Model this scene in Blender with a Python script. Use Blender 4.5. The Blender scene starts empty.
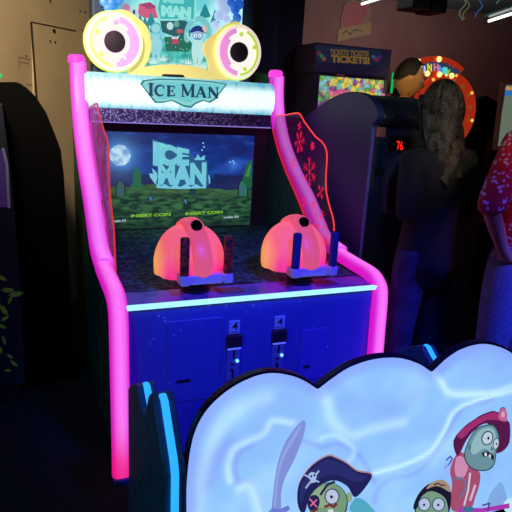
import bpy, bmesh, math, random
from mathutils import Vector, Matrix, noise
from mathutils.geometry import delaunay_2d_cdt
random.seed(7)
SC = bpy.context.scene
COL = SC.collection
PI = math.pi
# ---------------------------------------------------------------- camera
CAM = Vector((-.359, -2.294, 1.658)); YAW, PITCH, ROLL = (math.radians(a) for a in (23.129, 15.059, 3.143)); FPX = 572.57
FW = Vector((math.sin(YAW)*math.cos(PITCH), math.cos(YAW)*math.cos(PITCH), -math.sin(PITCH)))
R0 = FW.cross(Vector((0, 0, 1))).normalized(); U0 = R0.cross(FW)
RT = math.cos(ROLL)*R0 + math.sin(ROLL)*U0; UP = -math.sin(ROLL)*R0 + math.cos(ROLL)*U0
cd = bpy.data.cameras.new('camera'); cd.sensor_width = 36; cd.sensor_fit = 'HORIZONTAL'; cd.lens = FPX/512*36; cd.clip_start = .02
cam = bpy.data.objects.new('camera', cd); COL.objects.link(cam)
m3 = Matrix((RT, UP, -FW)).transposed(); cam.matrix_world = Matrix.Translation(CAM) @ m3.to_4x4()
SC.camera = cam
# ---------------------------------------------------------------- world, exposure, lights
SC.view_settings.view_transform = 'Standard'; SC.view_settings.look = 'None'
SC.view_settings.exposure = 0; SC.view_settings.gamma = 1; SC.view_settings.use_curve_mapping = False
w = bpy.data.worlds.new('world'); SC.world = w; w.use_nodes = True
w.node_tree.nodes['Background'].inputs[0].default_value = (.10, .09, .16, 1); w.node_tree.nodes['Background'].inputs[1].default_value = .012


def light(name, kind, loc, target, color, energy, size=.3, spot=60, blend=.8):
    l = bpy.data.lights.new(name, kind); l.color = color; l.energy = energy
    if kind == 'AREA': l.size = size
    if kind == 'SPOT': l.spot_size = math.radians(spot); l.spot_blend = blend; l.shadow_soft_size = size
    if kind == 'POINT': l.shadow_soft_size = size
    o = bpy.data.objects.new(name, l); COL.objects.link(o); o.location = loc
    o.rotation_euler = (Vector(target)-Vector(loc)).to_track_quat('-Z', 'Y').to_euler(); return o


light('console_blue_fill', 'SPOT', (.75, -1.9, 2.6), (.72, 0, .55), (.045, .04, 1), 380, .25, 42, .9)  # unseen blue spot added to light the console front
light('aisle_blue_fill', 'SPOT', (2.0, -2.2, 2.3), (1.8, .0, .35), (.06, .07, 1), 330, .2, 34, .9)  # added spot without a fixture, turns the jeans blue
light('warm_wall_fill', 'SPOT', (-.75, -.6, 3.0), (.0, 2.4, 1.45), (1, .84, .60), 430, .2, 58, 1)  # no fixture: warm spot added to brighten the beige partition
light('violet_wall_fill', 'SPOT', (-1.7, -.6, 2.6), (-.6, 1.5, 2.3), (.35, .2, 1), 7, .2, 60, 1)  # unseen violet tint added for the upper left of the partition
light('aisle_red_fill', 'SPOT', (1.6, -2.4, 2.6), (1.95, -.1, 1.35), (1, .35, .5), 130, .2, 26, 1)  # added spot that brightens the red blouse, source unseen
light('back_wall_red_fill', 'AREA', (4.4, 3.2, 2.0), (4.2, 5.3, 2.2), (1, .40, .40), 22, 1.2)  # unseen area light added to lift the brown back wall
light('ceiling_teal_fill', 'AREA', (4.2, 3.2, 2.2), (4.2, 3.6, 3.2), (.45, .9, .8), 26, 1.2)  # added upward fill that tints the ceiling teal
light('ticket_violet_fill', 'SPOT', (2.6, -.8, 2.9), (2.1, 1.8, 1.9), (.55, .42, .9), 30, .2, 30, 1)  # unseen violet spot added over the ticket machine
light('hair_olive_fill', 'SPOT', (1.2, -2.0, 2.7), (1.65, .2, 1.45), (.9, .85, .45), 75, .1, 20, 1)  # narrow spot added to bring up the long brown hair
light('teal_side_fill', 'SPOT', (.2, -2.0, 2.5), (1.6, .7, 1.35), (.25, .5, 1), 80, .2, 26, 1)  # added fill for the navy cabinet side, no fixture
light('teal_low_fill', 'SPOT', (-1.5, -1.6, 1.9), (-.05, 0, .4), (.15, .6, 1), 45, .3, 60, 1)  # unseen fill added for the dark end panel and cabinet side
light('amber_head_fill', 'SPOT', (1.2, -.6, 2.6), (2.5, 1.5, 1.85), (1, .72, .3), 130, .1, 14, 1)  # tight amber spot added on the man's head


# ---------------------------------------------------------------- geometry helpers
def at(px, py, ax, v):
    """point of the plane axis=v that lies at pixel px, py of the calibrated photograph"""
    d = FW*FPX + RT*(px-256) - UP*(py-256)
    return CAM + d*((v-CAM[ax])/d[ax])


def ray(px, py, d):
    return CAM + (FW + RT*((px-256)/FPX) - UP*((py-256)/FPX))*d


def S(r, g, b):
    f = lambda c: ((c/255+.055)/1.055)**2.4 if c > 10 else c/255/12.92
    return (f(r), f(g), f(b), 1)


def link(name, me, mat=None, parent=None):
    o = bpy.data.objects.new(name, me); COL.objects.link(o)
    if mat is not None:
        for mm in (mat if isinstance(mat, (list, tuple)) else [mat]): me.materials.append(mm)
    if parent is not None:
        o.parent = parent
        # parents made here sit unrotated at their base: keep world placement
        o.matrix_parent_inverse = Matrix.Translation(-world_loc(parent))
    return o


def world_loc(p):
    return Vector(p.get('wl', (0, 0, 0)))


def thing(name, label, cat, loc=(0, 0, 0), group=None):
    o = bpy.data.objects.new(name, None); COL.objects.link(o); o.location = loc; o.empty_display_size = .1
    o['wl'] = tuple(loc); tag(o, label, cat, group); return o


def tag(o, label, cat, group=None):
    o['label'] = label; o['category'] = cat
    if group: o['group'] = group
    return o


def struct(o): o['kind'] = 'structure'; return o


def mesh(name, vs, fs, mat=None, parent=None, smooth=False, normals=True):
    me = bpy.data.meshes.new(name); me.from_pydata([tuple(v) for v in vs], [], fs); me.update()
    if normals:
        bm = bmesh.new(); bm.from_mesh(me); bmesh.ops.recalc_face_normals(bm, faces=bm.faces); bm.to_mesh(me); bm.free()
    if smooth:
        for p in me.polygons: p.use_smooth = True
    return link(name, me, mat, parent)


class MB:
    def __init__(s): s.v = []; s.f = []; s.mi = []
    def add(s, vs, fs, mi=0):
        n = len(s.v); s.v += [Vector(v) for v in vs]; s.f += [tuple(i+n for i in f) for f in fs]; s.mi += [mi]*len(fs); return s
    def box(s, a, b, mi=0):
        x0, y0, z0 = a; x1, y1, z1 = b
        return s.add([(x0, y0, z0), (x1, y0, z0), (x1, y1, z0), (x0, y1, z0), (x0, y0, z1), (x1, y0, z1), (x1, y1, z1), (x0, y1, z1)],
                     [(0, 3, 2, 1), (4, 5, 6, 7), (0, 1, 5, 4), (1, 2, 6, 5), (2, 3, 7, 6), (3, 0, 4, 7)], mi)
    def tube(s, path, r, n=10, mi=0, closed=False, flat=1.0):
        P = [Vector(p) for p in path]; rs = r if isinstance(r, (list, tuple)) else [r]*len(P)
        prev = None; vs = []
        for i, p in enumerate(P):
            t = (P[min(i+1, len(P)-1)]-P[max(i-1, 0)]).normalized()
            if prev is None:
                a = Vector((1, 0, 0)) if abs(t.x) < .9 else Vector((0, 0, 1))
                u = (a - t*a.dot(t)).normalized()
            else:
                u = (prev - t*prev.dot(t)).normalized()
            prev = u; v = t.cross(u)
            for k in range(n):
                an = 2*PI*k/n; vs.append(p+u*(rs[i]*math.cos(an))+v*(rs[i]*flat*math.sin(an)))
        fs = [(i*n+k, i*n+(k+1) % n, (i+1)*n+(k+1) % n, (i+1)*n+k) for i in range(len(P)-1) for k in range(n)]
        fs += [tuple(range(n))[::-1], tuple((len(P)-1)*n+k for k in range(n))]
        return s.add(vs, fs, mi)
    def prism(s, pts, axis, a, b, mi=0):
        """polygon pts (2-D, in the two other axes) extruded along axis from a to b"""
        def mk(p, t):
            if axis == 0: return (t, p[0], p[1])
            if axis == 1: return (p[0], t, p[1])
            return (p[0], p[1], t)
        n = len(pts)
        return s.add([mk(p, a) for p in pts]+[mk(p, b) for p in pts],
                     [tuple(range(n)), tuple(range(2*n-1, n-1, -1))]+[(i, i+n, (i+1) % n+n, (i+1) % n) for i in range(n)], mi)
    def lathe(s, prof, c, ax=2, n=24, mi=0, sx=1, sy=1):
        """profile of (radius, height) round axis ax at c"""
        vs = []
        for r, h in prof:
            for k in range(n):
                a = 2*PI*k/n; q = [r*math.cos(a)*sx, r*math.sin(a)*sy]
                if ax == 2: vs.append((c[0]+q[0], c[1]+q[1], c[2]+h))
                elif ax == 1: vs.append((c[0]+q[0], c[1]+h, c[2]+q[1]))
                else: vs.append((c[0]+h, c[1]+q[0], c[2]+q[1]))
        m = len(prof)
        fs = [(i*n+k, i*n+(k+1) % n, (i+1)*n+(k+1) % n, (i+1)*n+k) for i in range(m-1) for k in range(n)]
        fs += [tuple(range(n)), tuple((m-1)*n+k for k in range(n))]
        return s.add(vs, fs, mi)
    def build(s, name, mat, parent=None, smooth=False, bevel=0):
        me = bpy.data.meshes.new(name); me.from_pydata([tuple(v) for v in s.v], [], s.f)
        for p, i in zip(me.polygons, s.mi): p.material_index = i
        me.update()
        bm = bmesh.new(); bm.from_mesh(me); bmesh.ops.recalc_face_normals(bm, faces=bm.faces); bm.to_mesh(me); bm.free()
        if smooth:
            for p in me.polygons: p.use_smooth = True
            me.set_sharp_from_angle(angle=math.radians(40))
        o = link(name, me, mat, parent)
        if bevel:
            b = o.modifiers.new('b', 'BEVEL'); b.width = bevel; b.segments = 2; b.limit_method = 'ANGLE'
        return o


def cr(pts, sub=6, closed=True):
    """Catmull-Rom smoothing of 2-D or 3-D points"""
    n = len(pts); out = []
    P = [Vector(p) for p in pts]
    for i in range(n if closed else n-1):
        if closed: a, b, c, d = P[(i-1) % n], P[i], P[(i+1) % n], P[(i+2) % n]
        else: a, b, c, d = P[max(i-1, 0)], P[i], P[i+1], P[min(i+2, n-1)]
        for k in range(sub):
            t = k/sub
            out.append(.5*((2*b)+(c-a)*t+(2*a-5*b+4*c-d)*t*t+(3*b-a-3*c+d)*t**3))
    if not closed: out.append(P[-1])
    return out


# ---------------------------------------------------------------- materials
MC = {}


def mat(name, col, rough=.6, metal=0, emit=None, es=0, spec=.5, noise_=None, bump=0, bscale=60, trans=0, alpha=1):
    m = bpy.data.materials.new(name); m.use_nodes = True; nt = m.node_tree; b = nt.nodes['Principled BSDF']
    b.inputs['Base Color'].default_value = col; b.inputs['Roughness'].default_value = rough; b.inputs['Metallic'].default_value = metal
    b.inputs['Specular IOR Level'].default_value = spec; b.inputs['Transmission Weight'].default_value = trans; b.inputs['Alpha'].default_value = alpha
    if emit: b.inputs['Emission Color'].default_value = emit; b.inputs['Emission Strength'].default_value = es
    tc = nt.nodes.new('ShaderNodeTexCoord')
    if noise_:  # (scale, lo, hi, other colour)
        nz = nt.nodes.new('ShaderNodeTexNoise'); nz.inputs['Scale'].default_value = noise_[0]; nz.inputs['Detail'].default_value = 4
        nt.links.new(tc.outputs['Object'], nz.inputs['Vector'])
        r = nt.nodes.new('ShaderNodeValToRGB'); r.color_ramp.elements[0].position = noise_[1]; r.color_ramp.elements[1].position = noise_[2]
        r.color_ramp.elements[0].color = col; r.color_ramp.elements[1].color = noise_[3]
        nt.links.new(nz.outputs['Fac'], r.inputs[0]); nt.links.new(r.outputs[0], b.inputs['Base Color'])
    if bump:
        nz = nt.nodes.new('ShaderNodeTexNoise'); nz.inputs['Scale'].default_value = bscale; nt.links.new(tc.outputs['Object'], nz.inputs['Vector'])
        bp = nt.nodes.new('ShaderNodeBump'); bp.inputs['Strength'].default_value = bump; bp.inputs['Distance'].default_value = .01
        nt.links.new(nz.outputs['Fac'], bp.inputs['Height']); nt.links.new(bp.outputs[0], b.inputs['Normal'])
    return m


def em(rgb, k=1.0, name='lit_print'):
    key = (rgb, k)
    if key not in MC:
        MC[key] = mat('%s_%d' % (name, len(MC)), (.02, .02, .02, 1), .5, emit=S(*rgb), es=k, spec=.2)
    return MC[key]


def pr_(rgb, name='paint'):
    key = (rgb, 'p')
    if key not in MC: MC[key] = mat('%s_%d' % (name, len(MC)), S(*rgb), .6)
    return MC[key]


def attr_em(name, k=1.0, attr='Col', rough=.4, base=(.02, .02, .02, 1), spec=.3):
    """display / backlit surface whose picture or painted glow is stored as the colour attribute"""
    m = bpy.data.materials.new(name); m.use_nodes = True; nt = m.node_tree; b = nt.nodes['Principled BSDF']
    a = nt.nodes.new('ShaderNodeAttribute'); a.attribute_name = attr
    nt.links.new(a.outputs['Color'], b.inputs['Emission Color']); b.inputs['Emission Strength'].default_value = k
    b.inputs['Base Color'].default_value = base; b.inputs['Roughness'].default_value = rough; b.inputs['Specular IOR Level'].default_value = spec
    return m


def paint(me, fn, name='Col'):
    ca = me.color_attributes.new(name, 'FLOAT_COLOR', 'POINT')
    for i, v in enumerate(me.vertices): ca.data[i].color = fn(v.co)


def mixc(a, b, t):
    t = max(0, min(1, t)); return tuple(a[i]*(1-t)+b[i]*t for i in range(3))


def sm(a, b, x):
    t = max(0, min(1, (x-a)/(b-a))); return t*t*(3-2*t)


class Art:
    """flat print or display picture: layered polygons in the plane y=yy, one mesh, several inks"""
    def __init__(s, yy, k=1.0, lit=True, sgn=-1, step=.0006, ax=1): s.y = yy; s.k = k; s.m = []; s.mb = MB(); s.n = 0; s.lit = lit; s.sgn = sgn; s.step = step; s.ax = ax
    def mi(s, rgb, k=None):
        mm = em(rgb, s.k if k is None else k) if s.lit else pr_(rgb)
        if mm not in s.m: s.m.append(mm)
        return s.m.index(mm)
    def off(s): s.n += 1; return s.y+s.sgn*s.step*s.n
    def pw(s, p):
        q = at(p[0], p[1], s.ax, s.y); return (q.x, q.z) if s.ax == 1 else (q.y, q.z)
    def world(s, W, rgb, k=None, off=None):
        o = s.off() if off is None else off
        vs = [(p[0], o, p[1]) if s.ax == 1 else (o, p[0], p[1]) for p in W]
        s.mb.add(vs, [tuple(range(len(vs)))], s.mi(rgb, k)); return s
    def poly(s, pts, rgb, smooth=0, k=None):
        if smooth: pts = [tuple(p) for p in cr(pts, smooth)]
        return s.world([s.pw(p) for p in pts], rgb, k)
    def ell(s, cx, cy, rx, ry, rgb, rot=0, k=None, n=20):
        c, d = math.cos(rot), math.sin(rot)
        return s.poly([(cx+rx*math.cos(t)*c-ry*math.sin(t)*d, cy+rx*math.cos(t)*d+ry*math.sin(t)*c) for t in [2*PI*i/n for i in range(n)]], rgb, 0, k)
    def line(s, pts, wd, rgb, k=None, smooth=0):
        if smooth: pts = [tuple(p) for p in cr(pts, smooth, False)]
        o = s.off()
        for a, b in zip(pts, pts[1:]):
            dx, dy = b[0]-a[0], b[1]-a[1]; l = math.hypot(dx, dy) or 1; nx, ny = -dy/l*wd/2, dx/l*wd/2; ex, ey = dx/l*wd*.2, dy/l*wd*.2
            s.world([s.pw(p) for p in ((a[0]+nx-ex, a[1]+ny-ey), (b[0]+nx+ex, b[1]+ny+ey), (b[0]-nx+ex, b[1]-ny+ey), (a[0]-nx-ex, a[1]-ny-ey))], rgb, k, o)
        return s
    def build(s, name, parent):
        me = bpy.data.meshes.new(name); me.from_pydata([tuple(v) for v in s.mb.v], [], s.mb.f)
        for p, i in zip(me.polygons, s.mb.mi): p.material_index = i
        # print faces look towards -y (or outwards): flip those that do not
        bm = bmesh.new(); bm.from_mesh(me); bm.normal_update()
        fl = [f for f in bm.faces if (f.normal.y if s.ax == 1 else f.normal.x)*s.sgn < 0]
        bmesh.ops.reverse_faces(bm, faces=fl); bm.to_mesh(me); bm.free()
        return link(name, me, s.m, parent)


def text(name, body, mat_, quad, parent, depth=.002, bold=.0, yy=None, shear=0, warp=None):
    """lettering fitted between world points quad = (bottom-left, bottom-right, top-left) """
    cu = bpy.data.curves.new(name, 'FONT'); cu.body = body; cu.offset = bold; cu.extrude = .0; cu.shear = shear
    o = bpy.data.objects.new(name, cu); COL.objects.link(o)
    dg = bpy.context.evaluated_depsgraph_get(); me = bpy.data.meshes.new_from_object(o.evaluated_get(dg))
    bpy.data.objects.remove(o); bpy.data.curves.remove(cu)
    xs = [v.co.x for v in me.vertices]; ys = [v.co.y for v in me.vertices]
    x0, x1, y0, y1 = min(xs), max(xs), min(ys), max(ys)
    bl, br, tl = (Vector(q) for q in quad)
    nrm = (br-bl).cross(tl-bl).normalized()
    for v in me.vertices:
        a, b = (v.co.x-x0)/(x1-x0), (v.co.y-y0)/(y1-y0)
        if warp: a, b = warp(a, b)
        v.co = bl+(br-bl)*a+(tl-bl)*b
    bm = bmesh.new(); bm.from_mesh(me)
    r = bmesh.ops.extrude_face_region(bm, geom=bm.faces[:])
    bmesh.ops.translate(bm, vec=nrm*depth, verts=[g for g in r['geom'] if isinstance(g, bmesh.types.BMVert)])
    bmesh.ops.recalc_face_normals(bm, faces=bm.faces); bm.to_mesh(me); bm.free()
    me.name = name
    return link(name, me, mat_, parent)


def tquad(px0, py0, px1, py1, px2, py2, y):
    """bottom-left, bottom-right, top-left pixels on plane y"""
    return (at(px0, py0, 1, y), at(px1, py1, 1, y), at(px2, py2, 1, y))


# ---------------------------------------------------------------- shared materials
M_black = mat('black_laminate', S(16, 16, 20), .5, noise_=(30, .4, .7, S(22, 22, 26)))
M_dark = mat('dark_plastic', S(24, 24, 34), .4)
M_navy = mat('navy_laminate', S(40, 52, 92), .55, noise_=(6, .35, .7, S(46, 58, 100)))
M_rubber = mat('black_rubber', S(20, 20, 28), .6)
M_metal = mat('steel', S(120, 125, 135), .35, .8)
M_glassblack = mat('black_glass', S(5, 5, 8), .12)

# ================================================================ SETTING
def wallmat(name, a, b, sc=3, rough=.85):
    return mat(name, a, rough, noise_=(sc, .35, .7, b), bump=.15, bscale=90)


M_carpet = mat('dark_carpet', S(20, 18, 20), .95, noise_=(45, .4, .65, S(30, 26, 30)), bump=.5, bscale=300)
struct(MB().box((-3.5, -4, -.06), (9, 6, 0)).build('floor', M_carpet))
struct(MB().box((-3.5, -4, 3.2), (9, 6, 3.3)).build('ceiling', wallmat('ceiling_paint', S(70, 84, 84), S(60, 72, 74))))
struct(MB().box((0, 5.4, 0), (9, 5.5, 3.2)).build('wall_back', wallmat('brown_wall_paint', S(122, 86, 84), S(106, 76, 76), 1.5)))
# slanting partition wall on the left
wp0 = Vector((.097, 2.44, 0)); wd_ = Vector((.63, .78, 0)); wn = Vector((-.78, .63, 0))
def wl(t, z, off=0): p = wp0+wd_*t+wn*off; return Vector((p.x, p.y, z))
M_beige = wallmat('beige_wall_paint', S(186, 164, 128), S(170, 148, 112), 2.2)
vs = [wl(-4, 0), wl(3, 0), wl(3, 0, .1), wl(-4, 0, .1), wl(-4, 2.42), wl(3, 2.42), wl(3, 2.42, .1), wl(-4, 2.42, .1)]
wall_l = struct(mesh('wall_left', vs, [(0, 3, 2, 1), (4, 5, 6, 7), (0, 1, 5, 4), (1, 2, 6, 5), (2, 3, 7, 6), (3, 0, 4, 7)], M_beige))
def onwall(px, py, off=0):
    d = FW*FPX+RT*(px-256)-UP*(py-256); n = wn; t = ((wp0+wn*off-CAM).dot(n))/d.dot(n); return CAM+d*t
# boarded panel on the partition
M_board = wallmat('board_paint', S(196, 172, 132), S(180, 156, 118), 2)
bq = [onwall(31, 22), onwall(101, 36), onwall(108, 330), onwall(38, 330)]
vs = bq+[p-wn*.012 for p in bq]
bd = tag(mesh('wall_board', vs, [(0, 1, 2, 3), (7, 6, 5, 4), (0, 4, 5, 1), (1, 5, 6, 2), (2, 6, 7, 3), (3, 7, 4, 0)], M_board), 'large beige board screwed over the wall behind the left side of the lit shooting game', 'wall panel')
g = MB()
for a, b, wdt in (((31, 22), (38, 120), .009), ((31, 22), (76, 31), .004), ((38, 120), (40, 200), .009)):
    A, B = onwall(*a, -.0125), onwall(*b, -.0125); sd = (B-A).normalized().cross(wn)*wdt
    g.add([A-sd, B-sd, B+sd, A+sd, A-sd-wn*.002, B-sd-wn*.002, B+sd-wn*.002, A+sd-wn*.002], [(0, 1, 2, 3), (7, 6, 5, 4), (0, 4, 5, 1), (1, 5, 6, 2), (2, 6, 7, 3), (3, 7, 4, 0)])
g.build('seam', mat('dark_gap', S(40, 30, 26), .9), bd)
for x, y, r_ in ((50, 1, .009), (54, 31, .014), (50, 41, .007), (55, 42, .007), (80, 11, .007), (85, 12, .007), (82, 30, .006), (26, 56, .006)):
    hole = MB(); c_ = onwall(x, y, -.013 if 31 < x and y > 24 else 0); e1 = wd_*r_; e2 = Vector((0, 0, r_))
    vs = [c_+e1*math.cos(t)+e2*math.sin(t) for t in [2*PI*k/10 for k in range(10)]]
    hole.add(vs+[v-wn*.004 for v in vs], [tuple(range(10)), tuple(range(19, 9, -1))]+[(k, (k+1) % 10, (k+1) % 10+10, k+10) for k in range(10)])
    if 31 < x and y > 24: hole.build('screw', M_rubber, bd)
    else: tag(hole.build('wall_screw', M_rubber), 'small dark screw head in the beige wall around the screwed board', 'screw', 'screws in the beige wall')
# pencil rectangle mark
g = MB()
for a, b in (((19, 57), (31, 60)), ((19, 57), (19, 70)), ((20, 62), (29, 64)), ((26, 84), (34, 86))):
    A, B = onwall(*a), onwall(*b); sd = (B-A).normalized().cross(wn)*.003
    g.add([A-sd-wn*.001, B-sd-wn*.001, B+sd-wn*.001, A+sd-wn*.001, A-sd, B-sd, B+sd, A+sd], [(0, 1, 2, 3), (7, 6, 5, 4), (0, 4, 5, 1), (1, 5, 6, 2), (2, 6, 7, 3), (3, 7, 4, 0)])
struct(g.build('trim_1', mat('scratch', S(110, 84, 60), .9)))
# square column behind the cabinet
M_col = mat('column_paint', S(46, 40, 62), .7, noise_=(4, .4, .7, S(38, 34, 54)))
col = struct(MB().box((1.43, 2.12, 0), (1.83, 2.55, 3.2)).build('wall_column', M_col))
struct(MB().box((1.44, 2.095, 0), (1.60, 2.12, 3.2)).build('trim_2', mat('column_board', S(58, 54, 92), .6)))


def ceil_light(name, a, b, label, rr=.012):
    t = thing(name, label, 'ceiling light', (a+b)/2+Vector((0, 0, .06)), 'fluorescent tubes under the ceiling')
    d = (b-a).normalized(); s_ = d.cross(Vector((0, 0, 1))).normalized()*.06; z = Vector((0, 0, .05)); z2 = Vector((0, 0, .025))
    vs = [a-s_+z2, a+s_+z2, b+s_+z2, b-s_+z2, a-s_*.6+z, a+s_*.6+z, b+s_*.6+z, b-s_*.6+z]
    h = mesh('housing', vs, [(0, 1, 2, 3), (7, 6, 5, 4), (0, 4, 5, 1), (1, 5, 6, 2), (2, 6, 7, 3), (3, 7, 4, 0)], M_metal, t)
    MB().tube([a, b], rr, 12).build('tube', em((230, 240, 225), 2.2), t, True)
    MB().tube([b+z, b+Vector((0, 0, .7))], .004, 6).build('wire', M_rubber, t)


ceil_light('fluorescent_light', ray(362, 4, 5.4), ray(400, -8, 4.6), 'white fluorescent tube high above the ticket redemption machine')
ceil_light('fluorescent_light', ray(489, 21, 4.9), ray(560, -2, 3.9), 'white fluorescent tube at the top right above the person in red')

# ================================================================ ICE MAN CABINET
W = 1.32
CAB = thing('shooting_game_cabinet', 'two-player water shooting arcade cabinet outlined in pink light with a pumpkin gun at each place', 'arcade machine', (W/2, .85, 0))
M_side = mat('dark_green_laminate', S(48, 86, 76), .6, noise_=(14, .4, .7, S(30, 60, 54)))
M_pinkbase = (1.0, .02, .62)
prof = [(0.03, .02), (0.035, .74), (.06, .79), (.12, .805), (.42, .815), (.62, .865), (.87, 1.05), (1.14, 1.23), (1.36, 1.47), (1.47, 1.67), (1.475, 1.84), (1.75, 1.87), (1.75, .02)]
for x0 in (.0, W-.04):
    MB().prism(prof, 0, x0, x0+.04).build('side_panel', M_side, CAB, bevel=.004)
M_foot = mat('blue_foot', S(60, 60, 150), .5)
for x0 in (-.035, W-.035):
    MB().box((x0, -.09, .0), (x0+.07, .0, .02)).build('foot', M_foot, CAB, bevel=.004)

# front panel with doors
def front_mat():
    m = mat('blue_starry_laminate', S(84, 88, 190), .38, spec=.5); nt = m.node_tree; b = nt.nodes['Principled BSDF']
    tc = nt.nodes.new('ShaderNodeTexCoord'); v = nt.nodes.new('ShaderNodeTexVoronoi'); v.inputs['Scale'].default_value = 26
    r = nt.nodes.new('ShaderNodeValToRGB'); r.color_ramp.elements[0].position = .03; r.color_ramp.elements[0].color = S(190, 200, 250)
    r.color_ramp.elements[1].position = .20; r.color_ramp.elements[1].color = S(84, 86, 180)
    n2 = nt.nodes.new('ShaderNodeTexNoise'); n2.inputs['Scale'].default_value = 3.2
    r2 = nt.nodes.new('ShaderNodeValToRGB'); r2.color_ramp.elements[0].position = .47; r2.color_ramp.elements[1].position = .62
    mx = nt.nodes.new('ShaderNodeMix'); mx.data_type = 'RGBA'; mx.inputs['A'].default_value = S(80, 82, 176)
    nt.links.new(tc.outputs['Object'], v.inputs['Vector']); nt.links.new(v.outputs['Distance'], r.inputs[0]); nt.links.new(tc.outputs['Object'], n2.inputs['Vector'])
    nt.links.new(n2.outputs[0], r2.inputs[0]); nt.links.new(r2.outputs[0], mx.inputs['Factor']); nt.links.new(r.outputs[0], mx.inputs['B'])
    nt.links.new(mx.outputs['Result'], b.inputs['Base Color']); return m


M_front = front_mat()
fp = MB().box((.04, .0, .04), (W-.04, .03, .78)).build('front_panel', M_front, CAB)
MB().box((.04, .02, 0), (W-.04, .05, .04)).build('plinth', M_dark, CAB)
# blue light strip on the console lip
strip = MB().box((.035, -.022, .782), (W-.035, .0, .803)).build('console_light_strip', em((150, 215, 255), 1.5), CAB, bevel=.004)
def frame(x0, x1, z0, z1, y, t=.004, d=.004):
    g = MB(); g.box((x0, y-d, z0), (x1, y, z0+t)); g.box((x0, y-d, z1-t), (x1, y, z1)); g.box((x0, y-d, z0+t), (x0+t, y, z1-t)); g.box((x1-t, y-d, z0+t), (x1, y, z1-t)); return g
M_front2 = mat('door_edge', S(110, 112, 200), .35)
d1 = MB().box((.215, -.006, .32), (.47, .0, .705)).build('service_door', M_front, CAB, bevel=.002)
frame(.21, .475, .315, .71, -.001, .003, .006).build('door_rim', M_front2, d1)
MB().box((.262, -.012, .414), (.325, -.005, .424)).build('door_slot', M_rubber, d1)
d2 = MB().box((.88, -.006, .33), (1.02, .0, .60)).build('service_door', mat('violet_door', S(96, 80, 190), .4), CAB, bevel=.002)
MB().box((.905, -.012, .40), (.94, -.005, .408)).build('door_slot', M_rubber, d2)
M_card = mat('price_card', S(190, 190, 225), .5); M_plate = mat('coin_plate', S(120, 120, 190), .35, .2)
M_brown = mat('dark_brown_block', S(70, 34, 60), .5)
for cx in (.531, .760):
    p = MB().box((cx-.032, -.012, .385), (cx+.032, 0, .552)).build('coin_door', M_plate, CAB, bevel=.003)
    MB().box((cx-.038, -.02, .556), (cx+.038, 0, .618)).build('coin_block', M_brown, p, bevel=.003)
    g = MB()
    for k in range(5): g.box((cx-.03, -.023, .564+k*.011), (cx+.03, -.02, .568+k*.011))
    g.build('coin_block_label', mat('label_lines', S(30, 16, 40), .6), p)
    c = MB().box((cx-.026, -.008, .622), (cx+.026, 0, .685)).build('price_card', M_card, p, bevel=.001)
    text('price_number', '4', M_rubber, ((cx-.011, -.0085, .644), (cx+.013, -.0085, .644), (cx-.011, -.0085, .678)), c, .001, .03)
    MB().box((cx-.02, -.0095, .630), (cx+.02, -.008, .633)).build('price_line', M_rubber, c)
    MB().box((cx-.032, -.02, .548), (cx+.032, -.01, .555)).build('blue_light_bar', em((70, 90, 255), 1.4), p)
    MB().box((cx-.004, -.016, .50), (cx+.004, -.012, .54)).build('coin_slot', M_rubber, p)
    MB().box((cx-.014, -.016, .470), (cx+.004, -.012, .476)).build('coin_return_lever', M_rubber, p)
    MB().box((cx-.006, -.016, .40), (cx+.002, -.012, .445)).box((cx-.012, -.016, .436), (cx-.004, -.012, .45)).build('coin_return', M_rubber, p)
    MB().lathe([(.0075, 0), (.0075, -.006), (.004, -.01)], (cx+.018, -.012, .487), 1, 14).build('coin_light', em((110, 190, 255), 2.2), p, True)

# console deck
M_deck = mat('deck_vinyl', S(130, 116, 190), .3, noise_=(9, .45, .6, S(90, 90, 160)), bump=.1, bscale=80)
MB().box((.04, 0, .77), (W-.04, .17, .80)).build('console_lip', M_deck, CAB, bevel=.003)
M_grass = mat('dark_rock_floor', S(18, 48, 50), .8, noise_=(38, .42, .62, S(50, 130, 120)), bump=.9, bscale=45)
# rough dark moss floor between the lip and the screen
n1, n2 = 90, 80; vs = []; fs = []
for j in range(n2+1):
    for i in range(n1+1):
        x = .04+(W-.08)*i/n1; y = .17+(1.25)*j/n2
        vs.append((x, y, .80+.006*noise.noise(Vector((x*22, y*22, 0)))+.005*noise.noise(Vector((x*55, y*55, 3)))+.001))
for j in range(n2):
    for i in range(n1): a = j*(n1+1)+i; fs.append((a, a+1, a+n1+2, a+n1+1))
k0 = len(vs); vs += [(.04, .17, .76), (W-.04, .17, .76), (W-.04, 1.42, .76), (.04, 1.42, .76)]; fs.append((k0, k0+1, k0+2, k0+3))
mesh('moss_floor', vs, fs, M_grass, CAB, True, False)
a = Art(.8005, lit=False, step=.0003); a.y = .8005
M_stick = mat('red_sticker', S(150, 40, 90), .5, noise_=(40, .45, .6, S(60, 40, 120)))
for x0, x1 in ((.47, .60), (.98, 1.1)):
    MB().box((x0, .05, .80), (x1, .13, .8015)).build('instruction_sticker', M_stick, CAB)

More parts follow.
